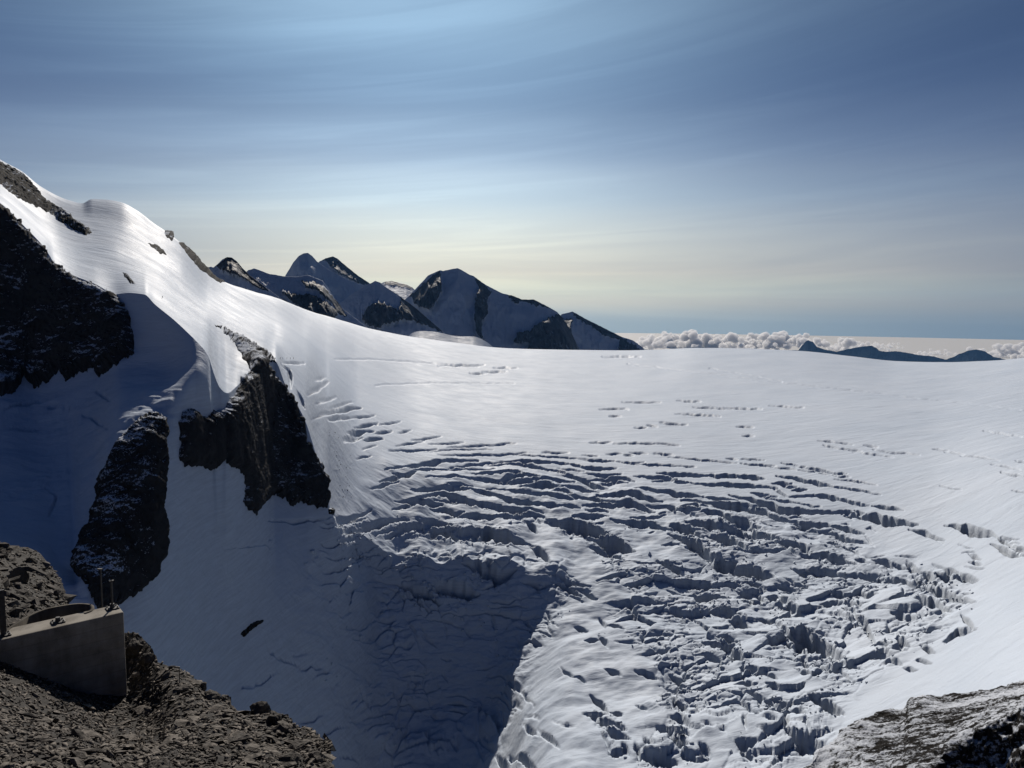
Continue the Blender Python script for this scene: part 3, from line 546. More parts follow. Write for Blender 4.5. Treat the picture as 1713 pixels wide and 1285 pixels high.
rock_patch('rock_rib', [(299,406),(306,403),(316,412),(330,430),(345,447),(360,462),(380,473),(368,472),(350,462),(335,450),(322,436),(310,420)],
           292, 390, 6.0, 7.4, 'thin dark rib of broken rock where the snow shoulder meets the sky', 4, 4, 0.8, 120, M_ROCKLIT, 0.6, 0.35, 0.0)
rock_patch('rock_band', [(247,407),(262,409),(273,418),(279,427),(268,425),(255,414)], 240, 290, 5.2, 6.9, 'short rock band showing through the glinting snow shoulder', 2, 2, 0.8, 120, M_ROCKLIT, 0.6, 0.35, 0.0)
rock_patch('rock_sliver', [(205,455),(212,458),(222,468),(226,476),(219,474),(209,463)], 198, 236, 4.2, 5.6, 'small rock sliver in the middle of the left snow slope', 1.5, 1.5, 0.8, 120, M_ROCKLIT, 0.6, 0.35, 0.0)
rock_patch('rock_islet', [(402,1062),(412,1050),(424,1040),(438,1036),(443,1039),(432,1046),(420,1056),(408,1067)], 390, 460, 0.3, 1.7, 'narrow dark rock islet in the shaded snow above the scree', 1.5, 1.5, 0.8, 160, M_ROCKLIT, 0.6, 0.35, 0.0)
rock_patch('rock_lump', [(549,852),(556,848),(561,853),(558,862),(550,860)], 540, 570, 2.5, 4.6, 'little dark boulder at the foot of the rock buttress', 2.5, 1.5, 0.7, 160, M_ROCKLIT, 0.6, 0.35, 0.0)

# ------------------------------------------------------------------ distant peaks
m = Mat('far_slopes'); M_FAR = m.fin(m.ramp(m.noise(0.002, 5), [(0.3, (0.012, 0.018, 0.026)), (0.7, (0.022, 0.030, 0.042))]), 0.95, 0.0)  # dark slopes with the blue of distant haze mixed into their base colour
def peak(name, sil, d, label, polys=(), slope=0.85, top=None, zb=-1490.0, rib=0.19, seed=0, step=1.0, rows=100, mat=None, jit=0.9):
    s = np.array(sil, float)
    us = np.arange(s[0, 0], s[-1, 0] + 0.01, step); vs = pchip1(s[:, 0], s[:, 1], us) if jit < 0.5 else np.interp(us, s[:, 0], s[:, 1])
    ds = np.interp(us, s[:, 0], s[:, 2]) if s.shape[1] > 2 else np.full(len(us), float(d))
    vs = vs + jit * fbm2(us / 8.0 + seed, us * 0 + seed, 5, 0.65)
    crest = at(us, vs, ds); tow = -crest * [1, 1, 0]; tow /= np.linalg.norm(tow, axis=1, keepdims=True)
    t = np.linspace(0, 1, rows) ** 1.5
    zbot = np.minimum(crest[:, 2].min() - 250, -400.0) if zb is None else zb
    Hh = crest[:, 2] - zbot
    P = np.zeros((rows + 14, len(us), 3))
    for i, tt in enumerate(t):
        dn = np.minimum(tt, 1) * Hh; sl = slope
        run = dn / sl
        if top: run = np.minimum(dn, top[1]) / top[0] + np.maximum(dn - top[1], 0) / sl
        P[14 + i] = crest + tow * run[:, None]; P[14 + i, :, 2] = crest[:, 2] - dn
    for i in range(14):
        tt = ((14 - i) / 14.0) ** 1.5
        P[i] = crest - tow * (tt * Hh / 0.7)[:, None]; P[i, :, 2] = crest[:, 2] - tt * Hh
    u, v = proj(P)
    drop = (crest[None, :, 2] - P[..., 2])
    w = sstep(drop, 0, 120 * d / 5000.0)
    q_ = P * [1, 1, 0.35] / (d * 0.045) + seed
    rr = fbm3(q_, 5, 0.55, ridge=True)
    rk = np.full(u.shape, 0.0)
    for pl in polys:
        rk = np.maximum(rk, sstep(poly_sd(pl, u + 4.5 * fbm2(u / 7, v / 7, 4, 0.6), v + 6 * fbm2(u / 5 + 8, v / 10, 4, 0.6)), -2.0, 1.5))
    fr = np.zeros((rows + 14, 1)); fr[14:] = 1
    r2 = fbm3(P * [1, 1, 0.3] / (d * 0.012) + seed, 4, 0.6, ridge=True)
    off = w * d * rib / 0.13 * (0.013 * (rr * (0.45 + 0.55 * rk) + 0.25 * rk) + 0.0065 * r2 * (0.35 + 0.65 * rk))
    P += tow[None] * (off * fr)[..., None]
    me = np_mesh(name, P.reshape(-1, 3), grid_quads(*u.shape), {'rock': rk})
    return tag(link(name, me, mat or M_PEAK, smooth=True), label, 'mountain', 'peaks beyond the glacier', 'structure')
def zz8(pts): return [(660 + a / 4.0786, 430 + b / 4.0786) for a, b in pts]
peak('mountain_peak', zz8([(60,300),(105,260),(160,200),(230,125),(310,90),(330,95),(380,85),(430,75),(460,90),(510,120),(540,130),(600,175),(640,200),(740,250),(800,262),(870,290),(950,290),(1040,335),(1110,375),(1150,420),(1200,500),(1260,630),(1290,720)]), 5000,
     'broad tallest peak in the middle with dark rock rib and snow face',
     [zz8([(105,262),(310,92),(322,230),(275,320),(235,355),(150,335)]),
      zz8([(545,135),(600,180),(665,240),(635,290),(630,400),(600,430),(590,510),(610,560),(560,515),(545,400),(555,300),(570,200)]),
      zz8([(775,258),(950,288),(1090,365),(1000,335),(940,325),(880,305),(820,318)]),
      zz8([(805,580),(850,510),(930,500),(970,455),(1090,400),(1130,380),(1180,450),(1300,700),(880,700),(930,575),(870,575)])], seed=3, slope=1.15)
peak('mountain_peak', zz8([(1080,470),(1140,390),(1215,372),(1300,420),(1400,470),(1500,520),(1550,545),(1630,570),(1690,615),(1730,660),(1800,760)]), 6200,
     'low snowy peak whose dark ridge slopes down to the cloud sea',
     [zz8([(1205,370),(1300,415),(1550,540),(1545,565),(1450,545),(1360,485),(1240,415)]), zz8([(1545,540),(1850,760),(1500,760)]), zz8([(1140,420),(1215,420),(1200,520)])], seed=9, slope=1.1)
peak('mountain_peak', [(560,520),(571,506),(588,493),(605,482),(620,474),(628,470),(636,473),(642,478),(668,495),(695,515),(741,555),(760,575)], 4000,
     'smaller pointed snow peak with black rock at its foot, left of the tallest peak',
     [[(604,532),(616,512),(633,504),(650,512),(668,520),(671,496),(690,508),(745,558),(717,546),(690,536),(677,534),(650,540),(628,548),(611,540)]], seed=5, slope=1.05)
peak('mountain_peak', [(470,475),(478,460),(490,440),(500,428),(508,424),(515,423),(522,428),(530,437),(545,448),(560,457),(580,467),(600,475),(625,490),(650,510)], 6000,
     'pointed snowy left summit of the far twin peaks', [], seed=12, slope=1.1)
peak('mountain_peak', [(525,446),(535,437),(545,432),(557,429),(565,433),(580,446),(600,462),(617,473),(640,490)], 6700,
     'rocky right summit of the far twin peaks', [[(540,433),(557,428),(580,445),(622,476),(600,475),(575,462),(560,452),(548,440)]], seed=15, slope=1.2)
peak('mountain_ridge', [(610,490),(637,474),(646,471),(655,470),(668,473),(680,476),(690,481),(710,500)], 7200,
     'low far ridge filling the gap left of the tallest peak', [[(640,472),(655,468),(690,480),(692,484),(668,478),(650,476)]], seed=18, slope=0.5)
peak('mountain_peak', [(330,480),(345,460),(358,447),(366,440),(372,434),(380,430),(388,431),(396,437),(405,448),(418,461),(437,475),(460,492),(490,515)], 1900,
     'black rock horn rising just behind the left snow slope', [[(362,446),(380,428),(392,432),(405,446),(425,463),(442,478),(450,488),(436,484),(415,470),(392,460),(375,454)]], seed=21, slope=1.1, zb=-700)
peak('mountain_ridge', [(395,470),(415,452),(425,449),(435,452),(450,458),(480,463),(500,463),(515,460),(525,464),(540,470),(550,484),(560,500),(575,518),(600,537),(625,556),(650,575)], 2700,
     'snowy ridge with dark rocks between the rock horn and the twin peaks',
     [[(470,486),(480,490),(505,494),(520,492),(545,505),(566,521),(560,533),(540,528),(515,522),(490,505)], [(503,468),(515,474),(525,470),(546,486),(566,508),(580,528),(570,526),(548,500),(530,484),(512,482)]], seed=24, slope=0.88, zb=-900)
peak('mountain_ridge', [(340,462),(348,448),(353,446),(360,448),(372,460)], 5200, 'tiny far summit peeping over beside the black rock horn', [], seed=27, slope=0.8)
peak('snow_dome', [(672,575),(682,564),(690,557),(705,554),(725,555),(745,559),(760,562),(775,563),(790,563),(805,567),(815,573),(826,582),(835,590)], 2900,
     'small bright snow dome with crevasses in front of the tallest peak', [], seed=30, slope=0.40, zb=-500, rib=0.16, mat=M_SNOW, jit=0.2)
def zz5(pts): return [(1000 + a / 2.4025, 520 + b / 2.4025) for a, b in pts]
peak('mountain_range', zz5([(770,190),(805,160),(820,140),(835,124),(845,118),(855,122),(865,125),(880,145),(910,155),(960,165),(1000,155),(1040,147),(1070,143),(1100,140),(1120,150),(1130,160),(1160,165),(1200,162),(1250,170),(1290,178),(1340,182),(1400,196),(1430,185),(1450,175),(1490,160),(1520,155),(1545,160),(1560,165),(1590,185),(1640,196),(1700,215)]), 21000,
     'far dark blue mountain range standing out of the clouds at the right', [[(1200,500),(1800,500),(1800,900),(1200,900)]], seed=33, slope=1.3, step=0.7, mat=M_FAR)
peak('mountain_range', zz5([(330,160),(360,147),(400,146),(440,148),(470,160)]), 19000, 'faint dark ridge just above the glacier rim under the clouds', [[(1100,500),(1300,500),(1300,900),(1100,900)]], seed=36, slope=1.3, step=0.7, mat=M_FAR)

# ------------------------------------------------------------------ sea of clouds
m = Mat('cloud'); pv = m.n('ShaderNodeVolumePrincipled'); pv.inputs['Color'].default_value = (1.0, 0.985, 0.965, 1); pv.inputs['Density'].default_value = 0.011; pv.inputs['Anisotropy'].default_value = 0.35
m.t.nodes.remove(m.b); m.l(pv.outputs[0], m.t.nodes['Material Output'].inputs['Volume']); M_CLOUD = m.m
m = Mat('cloud_deck'); M_DECK = m.fin((0.55, 0.525, 0.47), 0.7, 0.08)
ns, nr_ = 360, 60
rad = 3000 * (50000 / 3000.0) ** (np.arange(nr_) / (nr_ - 1)); th = np.arange(ns + 1) / ns * 2 * np.pi
X = rad[:, None] * np.sin(th); Y = rad[:, None] * np.cos(th)
Z = -1560 + 50 * fbm2(X / 4000, Y / 4000, 4) * sstep(rad, 50000, 30000)[:, None]
me = np_mesh('cloud_sea', np.stack([X, Y, Z], -1).reshape(-1, 3), grid_quads(nr_, ns + 1))
tag(link('cloud_sea', me, M_DECK), 'flat pale sheet of cloud reaching to the horizon', 'cloud sea', kind='structure')
def ico(sub):
    b = bmesh.new(); bmesh.ops.create_icosphere(b, subdivisions=sub, radius=1.0)
    v = np.array([x.co[:] for x in b.verts]); f = np.array([[x.index for x in k.verts] for k in b.faces]); b.free(); return v, f
ICO = {2: ico(2), 3: ico(3)}
def cloud_bank(name, spots, label):
    r_ = random.Random(len(spots)); Vs, Fs, n = [], [], 0
    def puff(c, r, sub):
        nonlocal n
        v, f = ICO[sub]; p = v * r * [1, 1, 0.8] + c
        p = p + (v * (0.22 * r * fbm3(p / (r * 0.7), 3)[:, None]))
        Vs.append(p); Fs.append(f + n); n += len(v)
    for u, v, wpx, hpx in spots:
        d = r_.uniform(28500, 33000); k = d / F; c0 = at(u, v, d)
        for i in range(20):
            r = k * hpx * r_.uniform(0.18, 0.42)
            c = c0 + np.array([k * wpx * r_.gauss(0, 0.38), r_.gauss(0, 500), k * hpx * (r_.random() ** 1.2 - 0.55)])
            puff(c, r, 3)
            for j in range(9):
                a, e = r_.uniform(0, 6.28), r_.uniform(0.0, 1.5); r2 = r * r_.uniform(0.25, 0.5)
                puff(c + r * 0.85 * np.array([math.cos(a) * math.cos(e), math.sin(a) * math.cos(e), 0.8 * math.sin(e)]), r2, 2)
    me = np_mesh(name, np.concatenate(Vs), np.concatenate(Fs))
    o = link(name, me, M_CLOUD); md = o.modifiers.new('skin', 'REMESH'); md.mode = 'VOXEL'; md.voxel_size = 21.0
    m2 = bpy.data.meshes.new_from_object(o.evaluated_get(bpy.context.evaluated_depsgraph_get())); o.modifiers.clear(); o.data = m2; bpy.data.meshes.remove(me); m2.name = name
    m2.polygons.foreach_set('use_smooth', np.ones(len(m2.polygons), bool))
    return tag(o, label, 'clouds', kind='stuff')
cloud_bank('cloud_bank', [(1075,574,18,14),(1095,570,20,16),(1118,567,18,18),(1135,576,16,14),(1155,570,20,22),(1175,572,18,20),(1200,570,22,18),(1225,568,22,20),(1250,572,20,18),(1270,572,20,16),(1295,566,22,20),(1315,568,22,20),(1335,572,18,18),(1185,582,30,10),(1240,582,30,12),(1290,580,30,12)],
           'long row of white cumulus clouds above the glacier rim right of the peaks')
cloud_bank('cloud_bank', [(1365,572,12,12),(1395,580,18,10),(1412,577,16,16),(1440,578,16,10),(1470,580,10,8),(1490,577,8,6)], 'small white clouds behind the far dark blue range')
cloud_bank('cloud_bank', [(1555,592,14,8),(1570,590,10,8),(1655,592,18,12),(1672,586,16,12),(1695,588,20,14),(1713,586,20,16),(1740,588,20,16),(1690,598,30,8)], 'white cloud heap at the right edge of the picture beyond the dark range')

# ------------------------------------------------------------------ foreground: scree shoulder, wall, stones
def stone_material(name, dark, light, scale, snow=0.0, spec=0.12):
    m = Mat(name); oi = m.n('ShaderNodeObjectInfo')
    n = m.noise(scale, 7, 0.65); v = m.noise(scale * 0.25, 3, 0.5)
    f = m.math('ADD', m.math('MULTIPLY', n, 0.55), m.math('MULTIPLY', v, 0.45))
    col = m.ramp(f, [(0.38, dark), (0.66, light)])
    if name != 'scree': col = m.mix(m.math('MULTIPLY', oi.outputs['Random'], 0.6), col, m.mix(0.5, col, (0.16, 0.145, 0.13)))
    m.bump(n, 0.6, 0.25 / scale)
    return m.fin(col, 0.8, spec)
M_SCREE = stone_material('scree', (0.010, 0.009, 0.0085), (0.038, 0.035, 0.033), 6.0)
M_STONE = stone_material('slate_stone', (0.013, 0.0115, 0.010), (0.205, 0.183, 0.16), 4.0)
M_BOULD = stone_material('boulder_rock', (0.014, 0.013, 0.012), (0.095, 0.085, 0.076), 2.2)

FG = Layered([
 [(-260,1500,8),(0,1500,8.5),(300,1500,8.5),(560,1500,8.5),(760,1500,8)],
 [(-260,1285,13),(0,1285,13.5),(300,1285,14),(500,1290,14.2),(560,1340,12.2),(760,1480,8.6)],
 [(-260,1105,20.6),(0,1143,22.4),(109,1160,23.6),(215,1173,24.4),(300,1175,21.5),(400,1207,19),(500,1252,16.3),(552,1300,14.3),(600,1350,12.5),(760,1475,8.9)],
 [(-260,840,48),(-60,890,42),(0,908,40),(30,915,39.5),(60,925,39),(85,948,38),(100,968,37),(110,995,36),(115,1020,34),(135,1050,31),(180,1062,29),(213,1062,28),(240,1072,27),(262,1107,25.5),(300,1122,24.8),(335,1142,24),(345,1158,23.5),(380,1170,22.5),(400,1190,21),(430,1184,20.5),(460,1196,19.5),(475,1216,18.6),(500,1238,17.8),(540,1267,16.0),(554,1290,15.2),(600,1342,12.9),(760,1470,9.4)],
 lambda D, Z: (D[-1] * 1.12, Z[-1] - 5.0), lambda D, Z: (D[-1] * 1.35, Z[-1] - 70.0)], breaks=[3])
fu = np.arange(-250, 545, 2.2); frow = rowset([40, 90, 110, 24, 10]); fa = hcol(fu)
FP = FG.grid(fa, frow); FN = normals(FP)
fx, fy, fz = FP[..., 0], FP[..., 1], FP[..., 2]
fd = np.hypot(fx, fy)
amp = sstep(fd, 6, 12)
FP[..., 2] += amp * (0.30 * fbm2(fx / 3.2, fy / 3.2, 4) + 0.10 * fbm2(fx / 0.7, fy / 0.7, 3))
FN = normals(FP)
scree = link('scree_slope', np_mesh('scree_slope', FP.reshape(-1, 3), grid_quads(*fd.shape)), M_SCREE, smooth=True)
tag(scree, 'brown slope of broken slate in the left foreground', 'scree slope', kind='structure')

def hull_rock(seed, flat=(1, 0.65, 0.28), n=16, bev=0.0):
    r_ = random.Random(seed); b = bmesh.new()
    for i in range(n):
        a, z = r_.uniform(0, 6.283), r_.uniform(-1, 1); k = math.sqrt(max(0, 1 - z * z)) * r_.uniform(0.75, 1.1)
        b.verts.new((math.cos(a) * k * flat[0] * 0.5, math.sin(a) * k * flat[1] * 0.5, z * flat[2] * 0.5))
    res = bmesh.ops.convex_hull(b, input=b.verts)
    for v in [v for v in b.verts if not v.link_faces]: b.verts.remove(v)
    bmesh.ops.triangulate(b, faces=b.faces[:])
    me = bpy.data.meshes.new('stone'); b.to_mesh(me); b.free(); return me
SLATES = [hull_rock(100 + i, (1, random.uniform(0.45, 0.8), random.uniform(0.14, 0.34)), 13) for i in range(14)]
for me_ in SLATES: me_.materials.append(M_STONE)
# visible cells of the slope, by area
u_, v_ = proj(FP)
rowp = np.repeat(frow[:, None], len(fu), 1)
ok = (u_ > -40) & (u_ < 620) & (v_ < 1330) & (rowp > 0.6) & (rowp < 3.05)
wall_foot = (rowp < 1.97) | (u_ > 222)
def pick(n, cond, pw=1.0):
    w = np.where(cond, (1 / fd) ** pw * 0 + 1.0, 0.0)
    cell = np.zeros_like(fd); cell[:-1, :-1] = np.linalg.norm(np.cross(FP[1:, :-1] - FP[:-1, :-1], FP[:-1, 1:] - FP[:-1, :-1]), axis=-1)
    w = w * np.minimum(cell, 0.5) / fd ** pw; w = (w / w.sum()).ravel()
    k = rng.choice(w.size, n, p=w); i, j = np.unravel_index(k, fd.shape)
    i = np.minimum(i, fd.shape[0] - 2); j = np.minimum(j, fd.shape[1] - 2)
    a, b = rng.random((2, n, 1))
    p = FP[i, j] * (1 - a) * (1 - b) + FP[i + 1, j] * a * (1 - b) + FP[i, j + 1] * (1 - a) * b + FP[i + 1, j + 1] * a * b
    return p, FN[i, j], fd[i, j]
def frames(N, tilt):
    n = N + rng.normal(0, tilt, N.shape); n /= np.linalg.norm(n, axis=1, keepdims=True)
    t = rng.normal(size=N.shape); t -= n * (t * n).sum(1, keepdims=True); t /= np.linalg.norm(t, axis=1, keepdims=True)
    return np.stack([t, np.cross(n, t), n], -1)
# 300 larger slates, each its own piece of the slope
p, n_, d_ = pick(300, ok & wall_foot, 1.2); fr_ = frames(n_, 0.22); sz = (0.24 + 0.42 * rng.random(300) ** 1.8) * (d_ / 18) ** 0.3
for i in range(300):
    o = bpy.data.objects.new('stone', SLATES[i % 14]); C.objects.link(o); o.parent = scree
    mm = Matrix(fr_[i].tolist()).to_4x4() @ Matrix.Scale(sz[i], 4); mm.translation = Vector(p[i] + n_[i] * 0.02); o.matrix_world = mm
# the countless chips between them
NCH = 17000
p, n_, d_ = pick(NCH, ok, 1.3); fr_ = frames(n_, 0.45); sz = 0.05 + 0.19 * rng.random(NCH) ** 2.2
Vs, Fs, off = [], [], 0
tmpl = []
for me_ in SLATES:
    v = np.array([k.co[:] for k in me_.vertices]); f = np.array([k.vertices[:] for k in me_.polygons]); tmpl.append((v, f))
which = rng.integers(0, len(tmpl), NCH)
for k, (v, f) in enumerate(tmpl):
    I = np.where(which == k)[0]
    P_ = np.einsum('nij,vj->nvi', fr_[I], v) * sz[I, None, None] + (p[I] + n_[I] * 0.01)[:, None]
    Vs.append(P_.reshape(-1, 3)); Fs.append((f[None] + (np.arange(len(I)) * len(v))[:, None, None] + off).reshape(-1, 3)); off += len(I) * len(v)
o = link('stone_chips', np_mesh('stone_chips', np.concatenate(Vs), np.concatenate(Fs)), M_STONE, parent=scree, smooth=False)
o['kind'] = 'stuff'

from mathutils.bvhtree import BVHTree
fq = grid_quads(*fd.shape); fbv = BVHTree.FromPolygons([tuple(k) for k in FP.reshape(-1, 3)], [tuple(k) for k in fq])
def on_scree(u, v):
    hit = fbv.ray_cast(Vector((0, 0, 0)), Vector(ray(u, v).tolist()).normalized())
    return None if hit[0] is None else np.array(hit[0])
# jagged boulders on the edge of the drop
def boulder_mesh(seed, flat):
    r_ = random.Random(seed); b = bmesh.new(); me0 = hull_rock(seed, flat, 22); b.from_mesh(me0); bpy.data.meshes.remove(me0)
    bmesh.ops.subdivide_edges(b, edges=b.edges[:], cuts=3, use_grid_fill=True)
    bmesh.ops.triangulate(b, faces=b.faces[:])
    co = np.array([v.co[:] for v in b.verts]); nn = np.array([v.normal[:] for v in b.verts])
    h_ = fbm3(co * 3.1 + seed, 4, 0.6, ridge=True) * 0.09 + np.round(fbm3(co * 2.0 + seed + 9, 2) * 4) / 4 * 0.07
    co = co + nn * h_[:, None]
    for v, c in zip(b.verts, co): v.co = c
    me = bpy.data.meshes.new('boulder'); b.to_mesh(me); b.free(); me.materials.append(M_BOULD); return me
BL = [(226,1082,26.8,34,(0.9,0.8,0.9),'tall jagged boulder just right of the concrete wall'),
      (248,1098,25.8,26,(1,0.8,0.6),'low boulder at the edge beside the tall jagged one'),
      (338,1146,23.8,20,(0.5,0.4,1.0),'small pointed stone standing upright on the scree edge'),
      (352,1162,23,30,(1,0.8,0.6),'blocky boulder behind the pale flat slabs on the scree edge'),
      (374,1166,22.4,26,(1,0.7,0.7),'pale-edged boulder at the middle of the scree edge'),
      (436,1186,20.4,34,(0.8,0.7,1.0),'dark upright boulder crowning the scree edge'),
      (456,1200,19.6,30,(0.9,0.7,0.9),'dark blocky boulder leaning on the crowning boulder'),
      (470,1217,18.7,26,(1,0.8,0.7),'dark rounded boulder below the crowning boulder'),
      (500,1248,17.2,36,(1.1,0.8,0.6),'broad boulder low on the right end of the scree edge'),
      (526,1266,16.3,34,(1,0.8,0.7),'rough boulder at the lower right end of the scree'),
      (548,1284,15.4,28,(1,0.8,0.8),'last boulder where the scree leaves the bottom of the picture'),
      (478,1268,16.2,40,(1.2,0.8,0.35),'large tilted flat slab on the lower scree'),
      (262,1284,13.8,44,(1.2,0.8,0.5),'large pale boulder at the bottom edge of the picture'),
      (395,1232,17.6,34,(1.2,0.8,0.25),'pale flat slab lying in the middle of the scree'),
      (300,1146,24,22,(1.2,0.9,0.4),'flat stone at the foot of the thin rod')]
for i, (u0, v0, d0, px_, fl, lab) in enumerate(BL):
    o = bpy.data.objects.new('boulder', boulder_mesh(300 + i, fl)); C.objects.link(o)
    pp = on_scree(u0, v0 + 6); o.location = at(u0, v0, d0) if pp is None else pp; d0 = float(np.hypot(o.location[0], o.location[1])); o.scale = (px_ * d0 / F * 1.15,) * 3; o.rotation_euler = (random.uniform(-.3, .3), random.uniform(-.3, .3), random.uniform(0, 6))
    tag(o, lab, 'boulder', 'boulders on the scree')
# broken outcrop at the left edge behind the wall
oc = empty('rock_outcrop', at(30, 1000, 38)); tag(oc, 'broken brown rock outcrop behind the wall at the left edge', 'rock outcrop')
bpy.context.view_layer.update()
iv = oc.matrix_world.inverted()
OM = [hull_rock(500 + i, (1, random.uniform(0.55, 0.9), random.uniform(0.25, 0.6)), 11) for i in range(9)]
for me_ in OM: me_.materials.append(M_BOULD)
r_ = random.Random(5)
edge = [(-120,880),(0,908),(30,915),(60,925),(85,948),(100,968),(110,995),(116,1022)]
for i in range(260):
    u0 = r_.uniform(-110, 114); ve = np.interp(u0, [e[0] for e in edge], [e[1] for e in edge])
    v0 = ve + 4 + (1075 - ve) * r_.random() ** (1.0 if i > 30 else 4.0); dd = 39.5 - 9.0 * (v0 - ve) / (1090 - ve) - max(0, (u0 - 40)) * 0.02
    pxs = r_.uniform(12, 28) if i > 40 else r_.uniform(26, 46)
    o = bpy.data.objects.new('rock', OM[i % 9]); C.objects.link(o); o.parent = oc
    mm = Matrix.Rotation(r_.uniform(0, 6), 4, 'Z') @ Matrix.Rotation(r_.gauss(0, .45), 4, 'X') @ Matrix.Rotation(r_.gauss(0, .45), 4, 'Y') @ Matrix.Scale(pxs * dd / F, 4)
    pp = on_scree(u0, v0 + 3); mm.translation = Vector(at(u0, v0, dd) if pp is None else pp); o.matrix_parent_inverse = Matrix.Identity(4); o.matrix_basis = iv @ mm

# concrete wall
m = Mat('concrete'); n = m.noise(1.3, 6, 0.6); st = m.noise(1.0, 4, 0.6, stretch=(1.5, 1.5, 0.15)); fn = m.noise(30, 3, 0.6)
bd = m.n('ShaderNodeTexWave', wave_type='BANDS', bands_direction='Z'); bd.inputs['Scale'].default_value = 0.9; bd.inputs['Distortion'].default_value = 0.3; m.l(m.coord(), bd.inputs['Vector'])
f = m.math('ADD', m.math('ADD', m.math('MULTIPLY', n, 0.5), m.math('MULTIPLY', st, 0.4)), m.math('MULTIPLY', fn, 0.15))
cc = m.ramp(f, [(0.40, (0.13, 0.117, 0.098)), (0.52, (0.245, 0.228, 0.198)), (0.62, (0.34, 0.318, 0.28))])
cc = m.mix(m.math('MULTIPLY', m.ramp(bd.outputs['Fac'], [(0.0, 1.0), (0.06, 0.0)]), 0.25), cc, (0.10, 0.09, 0.08)); m.bump(fn, 0.4, 0.01); m.bump(bd.outputs['Fac'], 0.3, 0.03)
M_CONC = m.fin(cc, 0.85, 0.15)
m = Mat('stained_shaded_concrete'); M_SHADECONC = m.fin(m.ramp(m.noise(2.2, 6, 0.65, stretch=(1, 1, 0.2)), [(0.35, (0.045, 0.04, 0.035)), (0.65, (0.13, 0.118, 0.10))]), 0.9, 0.1)  # streaked concrete; the parapet's shaded face is painted in as a darker tone
m = Mat('dark_steel'); M_STEEL = m.fin(m.ramp(m.noise(12, 4), [(0.3, (0.018, 0.018, 0.02)), (0.7, (0.06, 0.056, 0.052))]), 0.55, 0.5)
TR = at(207, 1024, 24.8); zt = TR[2]
a_, t_ = azel(-150, 1105); TL = np.array([math.sin(a_), math.cos(a_), 0]) * (zt / t_); TL[2] = zt
along = (TL - TR); Lw = np.linalg.norm(along); along /= Lw
back = np.array([-along[1], along[0], 0]);  back = back if back[1] > 0 else -back
THK = 0.78
wall = empty('concrete_wall', TR); tag(wall, 'bare concrete wall end with steel base plates on its sunlit top', 'concrete wall')
wall.rotation_euler[2] = math.atan2(along[1], along[0])
def box(b, x0, x1, y0, y1, z0, z1):
    vs = [b.verts.new((x, y, z)) for x in (x0, x1) for y in (y0, y1) for z in (z0, z1)]
    for f_ in ((0,1,3,2),(4,6,7,5),(0,4,5,1),(2,3,7,6),(0,2,6,4),(1,5,7,3)): b.faces.new([vs[k] for k in f_])
def bm_obj(name, b, mat, parent, bev=0.0, smooth=False):
    bmesh.ops.recalc_face_normals(b, faces=b.faces[:])
    if bev: bmesh.ops.bevel(b, geom=b.edges[:], offset=bev, segments=2, affect='EDGES', profile=0.5)
    me = bpy.data.meshes.new(name); b.to_mesh(me); b.free(); return link(name, me, mat, parent, smooth)
# local frame: x along the wall to the left, y across; find which side is away from the camera
c_, s_ = math.cos(wall.rotation_euler[2]), math.sin(wall.rotation_euler[2]); ysgn = 1 if (-s_ * back[0] + c_ * back[1]) > 0 else -1
b = bmesh.new(); ys = sorted((0, ysgn * THK)); box(b, 0, Lw, ys[0], ys[1], -6.0, 0); bm_obj('wall_body', b, M_CONC, wall, 0.03)
def cyl(b, c, r0, r1, z0, z1, n=12):
    lo = [b.verts.new((c[0] + r0 * math.cos(k * 6.2832 / n), c[1] + r0 * math.sin(k * 6.2832 / n), z0)) for k in range(n)]
    hi = [b.verts.new((c[0] + r1 * math.cos(k * 6.2832 / n), c[1] + r1 * math.sin(k * 6.2832 / n), z1)) for k in range(n)]
    for k in range(n): b.faces.new((lo[k], lo[(k + 1) % n], hi[(k + 1) % n], hi[k]))
    b.faces.new(hi); b.faces.new(lo[::-1])
def on_top(u, v):
    """wall coordinates of the point of the wall's top seen at (u, v)"""
    r0 = ray(u, v); k = zt / r0[2]; q_ = r0 * k - TR
    return c_ * q_[0] + s_ * q_[1], -s_ * q_[0] + c_ * q_[1]
for (u0, v0, hh, wdt) in ((188, 1018, 0.86, 0.03), (97, 1041, 0.0, 0.0), (6, 1063, 1.28, 0.075)):
    X0, Y0 = on_top(u0, v0)
    b = bmesh.new(); box(b, X0 - 0.17, X0 + 0.17, Y0 - 0.14, Y0 + 0.14, 0.002, 0.035); pl = bm_obj('base_plate', b, M_STEEL, wall, 0.006)
    for sx in (-1, 1):
        for sy in (-1, 1):
            b = bmesh.new(); cyl(b, (X0 + sx * 0.12, Y0 + sy * 0.09), 0.022, 0.02, 0.03, 0.075, 6); bm_obj('bolt', b, M_STEEL, pl)
    b = bmesh.new(); cyl(b, (X0, Y0), 0.075, 0.06, 0.03, 0.15, 10); bm_obj('socket', b, M_STEEL, wall)
    if hh:
        b = bmesh.new()
        if wdt > 0.05: box(b, X0 - wdt, X0 + wdt, Y0 - 0.04, Y0 + 0.04, 0.1, hh)
        else: cyl(b, (X0, Y0), wdt, wdt, 0.1, hh, 10); box(b, X0 - 0.07, X0 + 0.05, Y0 - 0.035, Y0 + 0.035, hh - 0.03, hh)
        bm_obj('post', b, M_STEEL, wall)
